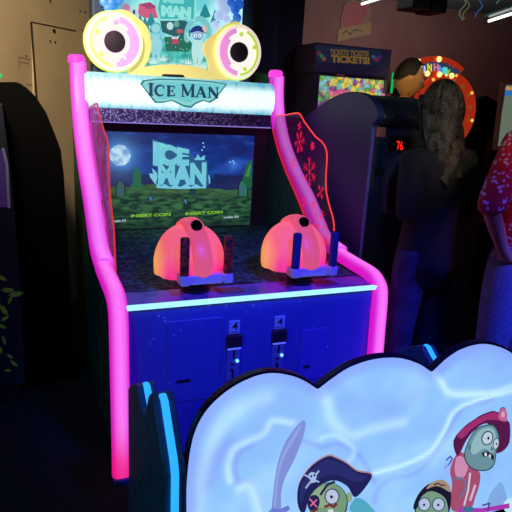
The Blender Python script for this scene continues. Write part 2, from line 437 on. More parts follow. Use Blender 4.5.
# screen
MB().box((.04, 1.41, .80), (W-.04, 1.45, 1.56)).build('screen_bezel', mat('bezel_plastic', S(40, 38, 62), .5), CAB)
SX0, SX1, SZ0, SZ1 = .168, 1.16, .81, 1.432; SY = 1.404
sky_top, sky_mid, sky_hor = S(10, 34, 112), S(10, 56, 140), S(20, 58, 110)
def screen_col(co):
    u = (co.x-SX0)/(SX1-SX0); v = (co.z-SZ0)/(SZ1-SZ0)
    n = noise.fractal(Vector((u*5, v*7, 0)), 1, 2, 5); n2 = noise.fractal(Vector((u*14, v*32, 7)), 1, 2, 4)
    hor = .43+.03*math.sin(u*5)+.02*noise.noise(Vector((u*9, 1, 0)))
    if v > hor:
        c = mixc(sky_mid, sky_top, (v-.6)/.4); c = mixc(c, S(40, 90, 190), max(0, n)*.9); c = mixc(c, S(6, 12, 66), max(0, -n)*.7)
        # distant firs
        tree = hor+.10+.08*abs(noise.noise(Vector((u*28, 5, 0))))+.05*abs(noise.noise(Vector((u*90, 5, 0))))+(.05 if u < .2 or u > .72 else 0)
        if v < tree: c = mixc(c, S(8, 26, 56), .75)
        md = math.hypot((u-.085)*1.6, v-.765)
        c = mixc(c, S(90, 160, 230), .7*math.exp(-max(0, md-.095)/.07))
        if md < .105:
            k = noise.fractal(Vector((u*20, v*14, 2)), 1, 2, 3); c = mixc(S(190, 225, 245), S(110, 160, 210), .5+k)
        d = math.hypot((u-.86)*1.6, v-.68)
        if d < .1: c = mixc(c, S(80, 150, 255), .5*math.exp(-d/.04))
    else:
        c = mixc(S(12, 46, 38), S(54, 106, 66), .45+n2*1.3); c = mixc(c, S(10, 26, 30), sm(.2, 0, v)*.6)
        c = mixc(c, S(14, 34, 40), max(0, n)*1.1)
        c = mixc(c, S(60, 110, 60), .5*sm(.12, 0, abs(v-hor)))
    return (*c, 1)


def grid_pic(name, x0, x1, z0, z1, y, nx, nz, fn, m, parent, thick=.004):
    vs = [(x0+(x1-x0)*i/nx, y, z0+(z1-z0)*j/nz) for j in range(nz+1) for i in range(nx+1)]
    fs = [(j*(nx+1)+i, j*(nx+1)+i+1, (j+1)*(nx+1)+i+1, (j+1)*(nx+1)+i) for j in range(nz) for i in range(nx)]
    k = len(vs); vs += [(x0, y+thick, z0), (x1, y+thick, z0), (x1, y+thick, z1), (x0, y+thick, z1)]
    bl, br, tr, tl = 0, nx, (nz+1)*(nx+1)-1, nz*(nx+1)
    fs += [(k+3, k+2, k+1, k), (bl, k, k+1, br), (tl, tr, k+2, k+3), (br, k+1, k+2, tr), (bl, tl, k+3, k)]
    o = mesh(name, vs, fs, m, parent, False, False); paint(o.data, fn); return o


scr = grid_pic('game_screen', SX0, SX1, SZ0, SZ1, SY, 240, 150, screen_col, attr_em('screen_picture', 1.0, rough=.15), CAB)
a = Art(SY-.001, .9, step=.00015)
G1, G2, G3 = (36, 84, 72), (28, 110, 84), (60, 120, 90)
def stone(cx, cy, wd, h, c, d=(14, 44, 44)):
    a.poly([(cx-wd-1.2, cy), (cx-wd-1, cy-h*.7), (cx-wd*.5, cy-h-1), (cx+wd*.5, cy-h-1), (cx+wd+1, cy-h*.7), (cx+wd+1.2, cy)], d, 0)
    a.poly([(cx-wd, cy), (cx-wd, cy-h*.65), (cx-wd*.5, cy-h), (cx+wd*.5, cy-h), (cx+wd, cy-h*.65), (cx+wd, cy)], c, 0)
stone(120.5, 196, 3.8, 15, (56, 94, 96)); stone(243, 196, 4, 15, (52, 110, 104)); stone(192.5, 194, 2.2, 6, (20, 60, 80))
a.poly([(131, 188), (131, 184), (133, 183), (133, 173), (135, 171), (134.5, 170), (137, 166.5), (139.5, 170), (139, 171), (141, 173), (141, 183), (143, 184), (143, 188)], (30, 104, 74))
a.poly([(242, 181), (246, 166), (249, 160), (252, 160), (252, 187), (249, 189)], (26, 96, 60), 0)
a.poly([(245, 176), (248, 168), (250, 163), (251, 166), (249, 177)], (60, 140, 80), 0)
for x, y, l in ((185, 200, 3), (150, 197, 3)): a.line([(x, y), (x+1, y+l)], 1.6, (70, 130, 220))
for x, y in ((203, 143), (204, 147), (202, 150), (233, 161), (234, 163), (230, 162)): a.ell(x, y, .9, .9, (120, 190, 255), k=1.0, n=8)
# ice logo: shards and backing behind the letters
LB, LD = (120, 205, 232), (34, 92, 140)
a.poly([(150, 177), (149, 173), (153, 174), (152, 168), (157, 173), (158, 184), (155, 184)], LB); a.poly([(207, 186), (205, 176), (209, 175), (210, 178), (210, 183)], LB)
a.poly([(190, 161), (192, 156), (195, 159), (198, 154), (200, 158), (205, 155), (204, 162)], LB)
a.poly([(152, 139), (166, 143), (166, 146), (178, 147), (188, 149), (195, 160), (207, 160), (209, 185), (205, 188), (158, 188), (156, 183), (159, 168), (152, 166)], LD)
a.poly([(156, 184), (161, 186), (165, 184), (170, 187), (175, 184), (180, 187), (186, 184), (191, 187), (196, 184), (201, 187), (206, 184), (206, 188), (180, 189), (157, 188)], LB)
a.poly([(153, 141), (165, 144), (164, 164), (153, 165)], (110, 225, 228))
a.build('screen_graphics', scr)
M_ice = em((120, 212, 232), .85)
text('screen_logo_letters', 'ICE', M_ice, (at(154, 166, 1, SY-.014), at(189, 166, 1, SY-.014), at(154, 141, 1, SY-.014)), scr, .002, .06,
     warp=lambda x, y: (x, y*(1-.32*x) if y > .5 else y+.0))
text('screen_logo_letters', 'MAN', M_ice, (at(158, 185, 1, SY-.014), at(206, 185, 1, SY-.014), at(158, 163, 1, SY-.014)), scr, .002, .06,
     warp=lambda x, y: (x, y*(.95+.12*x)))
M_yel = em((150, 215, 50), .75)
text('screen_prompt', 'INSERT COIN', M_yel, tquad(131, 217.5, 170.5, 215.8, 131, 214.5, SY-.003), scr, .001, .03)
text('screen_prompt', 'INSERT COIN', M_yel, tquad(185.5, 215.3, 222.5, 213.4, 185.5, 212.3, SY-.003), scr, .001, .03)
M_wt = em((200, 225, 235), .7)
text('credit_text', 'credits 0/4', M_wt, tquad(223.5, 218.5, 238.5, 217.8, 223.5, 216, SY-.003), scr, .001, .02)
text('credit_text', 'credits 0/4', M_wt, tquad(112, 222.5, 126, 221.8, 112, 219.8, SY-.003), scr, .001, .02)


# pink light tubes
def tube_glow(name, path, wx, wd, parent, x, mt, n=16):
    """rounded light diffuser swept in the plane x=const; attribute Col is brightest over its lamp line"""
    P = [Vector((0, p[0], p[1])) for p in cr([(p[0], p[1]) for p in path], 8, False)]
    vs = []; cols = []
    for i, p in enumerate(P):
        t = (P[min(i+1, len(P)-1)]-P[max(i-1, 0)]).normalized(); nn = Vector((0, -t.z, t.y))
        for k in range(n):
            an = 2*PI*k/n; c, s_ = math.cos(an), math.sin(an)
            c = math.copysign(abs(c)**.7, c); s_ = math.copysign(abs(s_)**.7, s_)
            vs.append(Vector((x+c*wx, p.y, p.z))+nn*(s_*wd)); cols.append(math.exp(-((an-PI/2)/.6)**2) if True else 0)
    m = len(P); fs = [(i*n+k, i*n+(k+1) % n, (i+1)*n+(k+1) % n, (i+1)*n+k) for i in range(m-1) for k in range(n)]
    fs += [tuple(range(n)), tuple((m-1)*n+k for k in range(n))]
    o = mesh(name, vs, fs, mt, parent, True, True)
    ca = o.data.color_attributes.new('Col', 'FLOAT_COLOR', 'POINT')
    lo, hi = (S(214, 14, 184), S(255, 122, 240)) if mt == M_tube else (S(205, 20, 190), S(240, 128, 250))
    zmax = max(v.z for v in vs)
    for i, c in enumerate(cols):
        low = sm(.30, .04, vs[i].z)  # lamp line ends above the foot
        cc = mixc(mixc(lo, hi, c), S(240, 0, 110), low*.85); ca.data[i].color = (*cc, 1)
    return o


M_tube = attr_em('pink_light_diffuser', 1.0, base=(.25, .05, .2, 1))
M_tubeT = attr_em('violet_light_diffuser', 1.05, base=(.25, .05, .2, 1))
lower = [(-.045, .02), (-.04, .25), (-.025, .5), (-.01, .74), (.02, .80), (.09, .83), (.25, .84), (.42, .85)]
upper = [(.42, .86), (.60, .89), (.73, .985), (.86, 1.09), (1.0, 1.18), (1.12, 1.265), (1.24, 1.37), (1.33, 1.48), (1.395, 1.60), (1.425, 1.72), (1.435, 1.83)]
for x in (0.0, W):
    x = x+.006 if x < .5 else x-.012
    tube_glow('lower_light_tube', lower, .041, .034, CAB, x, M_tube)
    tube_glow('upper_light_tube', upper, .049, .038, CAB, x+.008, M_tubeT)
    MB().lathe([(.0, 0), (.050, 0), (.05, .03), (.038, .046), (0, .05)], (x, 1.44, 1.825), 2, 20, sy=.9).build('tube_cap', em((250, 70, 225), 1.0), CAB, True)

# clear wings with engraved snowflakes
def acrylic(name, tint, fac):
    m = bpy.data.materials.new(name); m.use_nodes = True; nt = m.node_tree; b = nt.nodes['Principled BSDF']
    tr = nt.nodes.new('ShaderNodeBsdfTransparent'); mx = nt.nodes.new('ShaderNodeMixShader'); mx.inputs[0].default_value = fac
    tc = nt.nodes.new('ShaderNodeTexCoord'); v = nt.nodes.new('ShaderNodeTexVoronoi'); v.inputs['Scale'].default_value = 80
    r = nt.nodes.new('ShaderNodeValToRGB'); r.color_ramp.elements[0].position = .10; r.color_ramp.elements[0].color = (1, .05, .25, 1)
    r.color_ramp.elements[1].position = .18; r.color_ramp.elements[1].color = (.03, .0, .012, 1)
    nt.links.new(tc.outputs['Object'], v.inputs['Vector']); nt.links.new(v.outputs['Distance'], r.inputs[0]); nt.links.new(r.outputs[0], b.inputs['Emission Color'])
    b.inputs['Emission Strength'].default_value = .8
    b.inputs['Base Color'].default_value = tint; b.inputs['Roughness'].default_value = .15
    out = nt.nodes['Material Output']; nt.links.new(tr.outputs[0], mx.inputs[1]); nt.links.new(b.outputs[0], mx.inputs[2]); nt.links.new(mx.outputs[0], out.inputs[0]); return m


M_acr = acrylic('speckled_clear_acrylic', S(90, 40, 110), .28)
XW = 1.262
edge_px = [(276, 116), (285, 115), (297, 113), (301, 115.5), (304, 121), (309, 128), (316, 137), (322, 142), (326, 149), (327, 158), (326, 175), (326, 189), (328, 200), (330, 208), (333, 218), (334, 228), (334, 250), (334, 262)]
edge = [(p.y, p.z) for p in (at(q[0], q[1], 0, XW) for q in edge_px)]
back = [(.55, .80), (.66, .92), (.78, 1.02), (.92, 1.13), (1.06, 1.23), (1.2, 1.35), (1.31, 1.48)]
edge[-1] = (edge[-1][0], .80)
wing_poly = edge+back
M_flake = em((255, 30, 84), .9); M_flake2 = em((200, 40, 130), .4)
for xw, nm in ((XW, 'right'), (W-XW, 'left')):
    s_ = 1 if xw > .6 else -1
    wg = MB().prism(wing_poly, 0, xw-.003, xw+.003).build('side_wing', M_acr, CAB)
    MB().tube([(xw, p[0], p[1]) for p in cr(edge, 4, False)], .004, 8).build('wing_edge_light', em((255, 60, 50), 1.2 if xw > .6 else .7), wg, True)
    # glowing rod added for the tube light on the wing root
    path = [(p[0], p[1]) for p in back]
    MB().tube([(xw+(.012 if s_ > 0 else -.012), p[0]+.02, p[1]-.0) for p in back], .017 if s_ > 0 else .026, 8).build('wing_root_glow', em((225, 20, 70) if s_ > 0 else (220, 50, 190), .9), wg, True)
    def flake(cy, cz, r, k=6, seed=0):
        fl = MB()
        for i in range(k):
            an = 2*PI*i/k+.3+seed; d = Vector((0, math.cos(an), math.sin(an))); o = Vector((xw-.0035*1, cy, cz)); q = o+d*r
            fl.tube([o, q], .0014, 5)
            for f_ in (.45, .72):
                for sg in (-1, 1):
                    a2 = an+sg*.9; fl.tube([o+d*r*f_, o+d*r*f_+Vector((0, math.cos(a2), math.sin(a2)))*r*.32], .0013, 5)
        fl.build('engraved_snowflake', M_flake if s_ > 0 else M_flake2, wg)
    for px, py, r_, kk in ((300, 142, .055, 6), (310, 172, .07, 6), (321, 192, .035, 4), (319, 226, .085, 6), (313, 146, .02, 6), (294, 163, .025, 4), (305, 202, .03, 4), (327, 240, .03, 6), (300, 126, .02, 4), (314, 205, .02, 5)):
        q = at(px, py, 0, XW); flake(q.y, q.z, r_*1.25, kk, px)

# marquee roll
MZ, MR, MY = 1.667, .114, 1.44
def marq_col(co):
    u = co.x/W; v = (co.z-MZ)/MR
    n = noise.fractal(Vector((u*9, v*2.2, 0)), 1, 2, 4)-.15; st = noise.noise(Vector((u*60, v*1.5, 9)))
    c = (.80, 1.0, 1.0); c = mixc(c, S(60, 160, 185), sm(.35, .95, abs(v))*.95+max(0, st)*.9*sm(.2, .8, abs(v))); c = mixc(c, S(90, 190, 205), max(0, n)*.9*sm(.1, .6, abs(v)))  # teal print; the brighter middle is backlight put into the colour
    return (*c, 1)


n = 28; nx = 160; vs = []; fs = []
for i in range(nx+1):
    for k in range(n+1):
        an = -.62*PI+1.24*PI*k/n; vs.append((.045+(W-.09)*i/nx, MY-MR*.75*math.cos(an), MZ+MR*math.sin(an)))
for i in range(nx):
    for k in range(n): q = i*(n+1)+k; fs.append((q, q+n+1, q+n+2, q+1))
fs += [tuple(range(n+1)), tuple(nx*(n+1)+k for k in range(n, -1, -1))]; fs += [tuple([i*(n+1) for i in range(nx+1)]+[i*(n+1)+n for i in range(nx, -1, -1)])]
mq = mesh('marquee', vs, fs, attr_em('marquee_print_and_glow', 1.12, base=(.3, .4, .4, 1)), CAB, True, True); paint(mq.data, marq_col)
a = Art(MY-MR*.75-.006, .95)
pl = [(140, 84), (143, 80), (158, 78.5), (180, 79), (210, 81), (222, 83), (227, 84), (222, 91), (215, 100), (210, 103), (203, 101), (196, 104), (191, 108), (184, 107), (178, 104), (172, 101), (163, 103), (155, 103), (150, 97), (145, 90)]
a.poly(pl, (28, 132, 140)); c0 = (184, 90)
a.poly([(c0[0]+(p[0]-c0[0])*.955, c0[1]+(p[1]-c0[1])*.88) for p in pl], (140, 215, 215)); a.poly([(c0[0]+(p[0]-c0[0])*.86, c0[1]+(p[1]-c0[1])*.7) for p in pl], (110, 205, 212))
a.build('marquee_plaque', mq)
yT = MY-MR*.75-.011
LT = Art(yT, .9, step=.00012); INK = (16, 66, 96)
def glyph(ch, x0, x1, yb, yt):
    X_ = lambda u: x0+(x1-x0)*u
    def L(u0, v0, u1, v1, wd): LT.line([(X_(u0), yb+(yt-yb)*v0), (X_(u1), yb+(yt-yb)*v1)], wd*1.25, INK)
    def serif(u, v, h=1.9): LT.line([(X_(u)-h, yb+(yt-yb)*v), (X_(u)+h, yb+(yt-yb)*v)], .9, INK)
    if ch == 'I': L(.5, 0, .5, 1, 2.6); serif(.5, .03, 2.6); serif(.5, .97, 2.6)
    if ch == 'C':
        pts_ = [(X_(.5+.5*math.cos(t)), yb+(yt-yb)*(.5+.5*math.sin(t))) for t in [math.radians(48+264*i/14) for i in range(15)]]
        for i in range(14): LT.line(pts_[i:i+2], 1.0+1.7*math.sin(PI*i/13), INK)
        L(.86, .68, .86, .98, .9)
    if ch == 'E': L(.22, 0, .22, 1, 2.4); L(0, .04, .95, .04, 1.0); L(0, .96, .92, .96, 1.0); L(.2, .5, .7, .5, 1.0); L(.93, .0, .93, .26, .9); L(.9, .76, .9, 1, .9); L(.7, .36, .7, .64, .8)
    if ch == 'M': L(.13, 0, .13, 1, 1.1); L(.87, 0, .87, 1, 2.3); L(.13, 1, .5, .12, 2.3); L(.5, .12, .87, 1, 1.1); serif(.13, .03, 1.6); serif(.87, .03, 2.0); serif(.09, .97, 1.2); serif(.9, .97, 1.6)
    if ch == 'A': L(.1, 0, .5, 1, 1.1); L(.5, 1, .88, 0, 2.4); L(.25, .34, .72, .34, .9); serif(.1, .03, 1.5); serif(.88, .03, 1.9)
    if ch == 'N': L(.14, 0, .14, 1, 1.1); L(.88, 0, .88, 1, 1.1); L(.14, 1, .88, 0, 2.4); serif(.14, .03, 1.5); serif(.1, .97, 1.4); serif(.88, .97, 1.6)
for ch, x0, x1, h in (('I', 148, 154, 12.0), ('C', 155.5, 165, 10.2), ('E', 167, 175, 10.2), ('M', 181, 194.5, 12.0), ('A', 195.5, 206, 10.2), ('N', 208, 218.5, 10.2)):
    yb = 95.3+(x0-148)*.042; LT = Art(yT, .9, step=.00012); glyph(ch, x0, x1, yb, yb-h); LT.build('marquee_letter', mq)
# canopy under the roll
M_can = mat('speckled_canopy', S(40, 36, 110), .4, noise_=(95, .5, .62, S(150, 140, 235)))
cn = MB().box((.07, 1.34, 1.488), (W-.07, 1.44, 1.575)).build('canopy', M_can, CAB, bevel=.006)
g = MB().tube([(.07, 1.335, 1.492), (W-.07, 1.335, 1.492)], .0035, 6); g.build('canopy_light_line', em((150, 130, 230), .8), cn)

# ---- header with the two lit eyes
HY = 1.60
hb = MB().box((.12, HY+.02, 1.60), (W-.12, HY+.14, 2.42)).build('header_backing', mat('header_shell', S(40, 60, 100), .5), CAB, bevel=.02)
HX0, HX1, HZ0, HZ1 = at(108, 70, 1, HY).x, at(240, 70, 1, HY).x, 1.78, 2.42
def hd_col(co):
    u = (co.x-HX0)/(HX1-HX0); v = (co.z-HZ0)/(HZ1-HZ0)
    n = noise.fractal(Vector((u*6, v*6, 0)), 1, 2, 5); n2 = noise.fractal(Vector((u*22, v*20, 4)), 1, 2, 3)
    px = 108+132*u; py = 78-v*105
    c = mixc((.42, .95, .95), (.12, .62, .68), .5+n)
    c = mixc(c, (.55, .9, 1.0), sm(196, 225, px))
    if py > 40+2*math.sin(px*.3): c = mixc((.02, .32, .30), (.08, .62, .55), .5+n2*1.2)
    if py > 58: c = mixc(c, (.35, .85, .80), .45+n2*.5)
    c = mixc(c, (.02, .22, .5), sm(28, 0, px-108)*sm(10, 34, 40-py)*.8)
    return (*c, 1)
hp = grid_pic('header_picture', HX0, HX1, HZ0, HZ1, HY, 170, 110, hd_col, attr_em('header_print', .95), CAB, .02)
a = Art(HY-.001, .9, step=.00012)
# far house, trees, gravestones and small figures of the picture
a.poly([(139, 4), (158, 8), (160, 18), (144, 18), (138, 14)], (214, 90, 130)); a.poly([(139, 4), (150, 2), (158, 8), (148, 9)], (170, 60, 110))
a.poly([(130, 16), (130, 9), (134, 5), (138, 9), (138, 17)], (190, 225, 230)); a.ell(134, 12, 1.4, 2.6, (40, 80, 140))
a.ell(126, 8, 4, 4.5, (190, 120, 170)); a.ell(129, 13, 3, 3, (235, 190, 205))
for x, y, r_ in ((151, 20, 4), (145, 25, 4), (140, 22, 3.5), (153, 27, 3), (205, 12, 5), (215, 18, 4)): a.poly([(x-r_, y+5), (x-r_*.6, y-2), (x, y-8), (x+r_*.6, y-2), (x+r_, y+5)], (22, 140, 150), 3)
a.poly([(160, 20), (172, 19), (186, 21), (190, 26), (190, 37), (172, 36), (162, 32)], (24, 92, 104)); a.poly([(164, 37), (187, 36), (192, 44), (190, 52), (166, 51)], (20, 112, 92))
a.ell(170, 26, 3.4, 4, (190, 230, 225)); a.ell(176.5, 24, 2.8, 3.2, (90, 170, 150)); a.poly([(177, 29), (183, 30), (183, 33), (177, 33)], (200, 90, 100))
a.poly([(172.5, 38), (177.5, 38), (178.5, 44), (172, 44)], (205, 60, 110)); a.poly([(170.5, 34.5), (173, 37), (177, 37), (179.5, 34.5), (178, 39), (172, 39)], (210, 225, 235)); a.line([(174, 44), (174, 49)], 1.2, (30, 80, 90)); a.line([(176.6, 44), (176.6, 49)], 1.2, (30, 80, 90))
# ghostly pale figure left
Gh = (150, 222, 228); Gd = (90, 190, 200)
a.ell(156, 28, 5.2, 5.8, Gd); a.ell(155.6, 28.6, 4.3, 4.6, Gh); a.poly([(151, 36), (160, 35), (162, 46), (159, 54), (152, 54), (150, 45)], Gh, 3); a.poly([(152, 52), (155, 52), (154.6, 62), (151.8, 61)], Gh); a.poly([(156.5, 52), (159.5, 52), (160, 63), (157, 63)], Gh); a.line([(151, 38), (146.6, 44), (148, 50)], 1.9, Gd, smooth=3); a.line([(160, 37), (165, 44)], 1.9, Gd)
# blue-hat figure right in front of a pale grave arch
a.poly([(184, 40), (185, 28), (191, 19), (200, 16), (207, 20), (211, 30), (211, 48), (206, 48), (206, 32), (200, 22), (193, 24), (189, 31), (189, 42)], (120, 205, 210), 3)
a.ell(197.5, 35, 5.4, 5.6, (150, 180, 225)); a.poly([(190, 33), (192, 28), (198, 25.5), (204, 29), (206, 34), (198, 31)], (18, 50, 130), 3); a.ell(195.3, 35.6, 1.6, 1.8, (240, 250, 255)); a.ell(199.6, 35.6, 1.6, 1.8, (240, 250, 255)); a.ell(195.4, 35.7, .6, .7, (10, 30, 60)); a.ell(199.5, 35.7, .6, .7, (10, 30, 60)); a.line([(195, 39), (200, 39.2)], .8, (20, 50, 90))
a.poly([(193, 41), (202, 41), (204, 52), (201, 63), (197.5, 63), (197.5, 55), (196, 63), (193, 62), (191.6, 52)], (190, 238, 238), 3); a.line([(193, 43), (188, 37), (186.5, 33)], 2, (170, 228, 232), smooth=3)
a.poly([(204, 24), (207, 29), (205, 34), (202, 29)], (235, 190, 180))
# frosty grass blades
for bx, by, nn_ in ((153, 64, 9), (163, 61, 7), (196, 68, 9), (203, 69, 9), (188, 64, 5)):
    for i in range(nn_):
        t = (i/(nn_-1)-.5)*2; a.poly([(bx-1+t*2, by), (bx+t*7, by-8+abs(t)*4), (bx+1+t*2, by)], (205, 245, 240))
for i in range(26): a.ell(random.uniform(148, 208), random.uniform(38, 68), .5, .5, (190, 250, 245), n=6)
# logo on the picture
a.poly([(158, 21), (155, 8), (159, -4), (196, -2), (195, 22), (185, 19), (176, 21)], (150, 232, 228)); a.poly([(160, 19), (157.5, 8), (160, -3), (194, -1), (193, 20), (185, 17), (176, 19)], (60, 185, 188))
a.build('header_scene', hp)
text('header_logo_letters', 'MAN', em((150, 238, 230), .9), tquad(161, 16.5, 191, 18.5, 161, 5, HY-.026), hp, .003, .09)
text('header_logo_letters', 'ICE', em((130, 228, 224), .9), tquad(163, 3, 184, 4, 163, -9, HY-.026), hp, .003, .09)
# yellow frame around the picture
M_yframe = mat('lit_yellow_plastic', S(225, 205, 130), .45, emit=S(216, 196, 120), es=.62)
out = [(113, 12), (124, 10), (136, 17), (147, 28), (151, 45), (148, 60), (144, 67), (152, 66), (166, 64.5), (185, 65), (200, 67.5), (209, 70), (207, 60), (203, 50), (205, 42), (214, 34), (224, 26), (235, 21), (239, 26), (232, 32), (222, 42), (213, 56), (221, 70), (232, 79), (214, 80), (160, 77.5), (128, 76), (134, 62), (138, 45), (134, 32), (124, 20)]
ip = [tuple(p) for p in cr(out, 3)]
yf = MB().prism([(q.x, q.z) for q in (at(p[0], p[1], 1, HY-.03) for p in ip)], 1, HY-.05, HY-.008).build('header_frame', M_yframe, CAB, bevel=.004)
q = [at(*p, 1, HY-.052) for p in ((163, 74), (183, 74.7), (185, 77.5), (161, 77))]
MB().prism([(p.x, p.z) for p in q], 1, HY-.054, HY-.046).build('frame_notch', M_rubber, yf)
M_blueice = mat('lit_blue_plastic', S(60, 130, 210), .4, emit=S(20, 90, 205), es=.7, noise_=(14, .4, .7, S(120, 190, 240)))
M_lav = mat('lit_lavender_plastic', S(170, 190, 235), .4, emit=S(170, 195, 240), es=.75)
for blobs, m_ in ((((112, 3, 5), (118, -1, 5), (108, 8, 4), (104, 2, 4)), M_blueice), (((235, 9, 5), (237, 18, 4.5), (239, 4, 5), (230, 2, 5), (233, 24, 3.5)), M_blueice), (((224, 9, 6), (219, 16, 5), (222, 1, 6), (226, 19, 4), (215, 25, 4)), M_lav)):
    b_ = MB()
    for x, y, r_ in blobs:
        c = at(x, y, 1, HY-.01); rr = r_*c.y*.0 + r_/572*4.0
        b_.lathe([(rr*math.cos(t)*1.0, rr*.55*math.sin(t)) for t in [-PI/2+PI*i/8 for i in range(9)]], c, 1, 16)
    b_.build('ice_hair', m_, CAB, True)
M_spk = mat('speaker_mesh', S(26, 18, 34), .7, noise_=(500, .45, .55, S(60, 40, 70)))
M_ywr = mat('lit_yellow_green_disc', S(210, 220, 120), .4, emit=S(186, 212, 84), es=.85)
M_pnk = mat('lit_pink_ring', S(225, 150, 215), .4, emit=S(226, 140, 212), es=.82)
M_wht = em((255, 248, 240), 1.0)
for (px, py), sd in (((114, 42), 1), ((237.6, 52.5), -1)):
    c = at(px, py, 1, HY-.06); c.z += 0
    def ring(r0, r1, y0, y1, a0=0, a1=2*PI, n_=48, q_=.96):
        r0 *= q_; r1 *= q_
        g = MB(); full = a1-a0 > 6.2; vs = []; k = n_ if full else n_+1
        for i in range(k):
            t = a0+(a1-a0)*i/n_; cs, sn = math.cos(t)*(1 if sd > 0 else .92), math.sin(t)
            vs += [(c.x+r0*cs, y1, c.z+r0*sn), (c.x+r0*cs, y0, c.z+r0*sn), (c.x+r1*cs, y0+.004, c.z+r1*sn), (c.x+r1*cs, y1, c.z+r1*sn)]
        fs = []
        for i in range(n_ if full else n_):
            j = (i+1) % k
            fs += [(i*4+a_, i*4+(a_+1) % 4, j*4+(a_+1) % 4, j*4+a_) for a_ in range(4)]
        if not full: fs += [(0, 1, 2, 3), ((k-1)*4+3, (k-1)*4+2, (k-1)*4+1, (k-1)*4)]
        return g.add(vs, fs)
    ey = ring(.0, .190, HY-.06, HY-.02).build('eye_disc', M_ywr, CAB)
    ring(.055, .165, HY-.085, HY-.06).build('eye_white_ring', M_wht, ey)
    ring(.158, .180, HY-.095, HY-.058).build('eye_rim', mat('eye_rim_plastic', S(225, 225, 150), .4, emit=S(240, 222, 214), es=.9), ey)
    for a0, a1, r0, r1 in ((-.9, .75, .098, .158), (.75, 1.35, .125, .158), (-1.5, -.9, .125, .158)):
        if sd < 0: a0, a1 = PI-a1, PI-a0
        ring(r0, r1, HY-.10, HY-.08, a0, a1, 24).build('eye_pink_crescent', M_pnk, ey)
    a0, a1 = (1.9, 4.6) if sd > 0 else (-1.5, 1.2)
    ring(.14, .158, HY-.098, HY-.08, a0, a1, 24).build('eye_yellow_crescent', M_ywr, ey)
    for t in (.35, 1.5, 2.7, 3.9, 5.1):
        MB().lathe([(.015, 0), (.015, -.012), (.009, -.018)], (c.x+.114*math.cos(t), HY-.085, c.z+.114*math.sin(t)), 1, 12).build('eye_boss', M_pnk if (math.cos(t)*sd > 0) else M_ywr, ey, True)
    ring(.060, .068, HY-.092, HY-.08).build('speaker_ring', M_pnk, ey)
    MB().lathe([(.064, 0), (.064, -.01), (.05, -.018), (.02, -.022), (.0, -.023)], (c.x, HY-.085, c.z), 1, 32).build('speaker_cone', M_spk, ey, True)

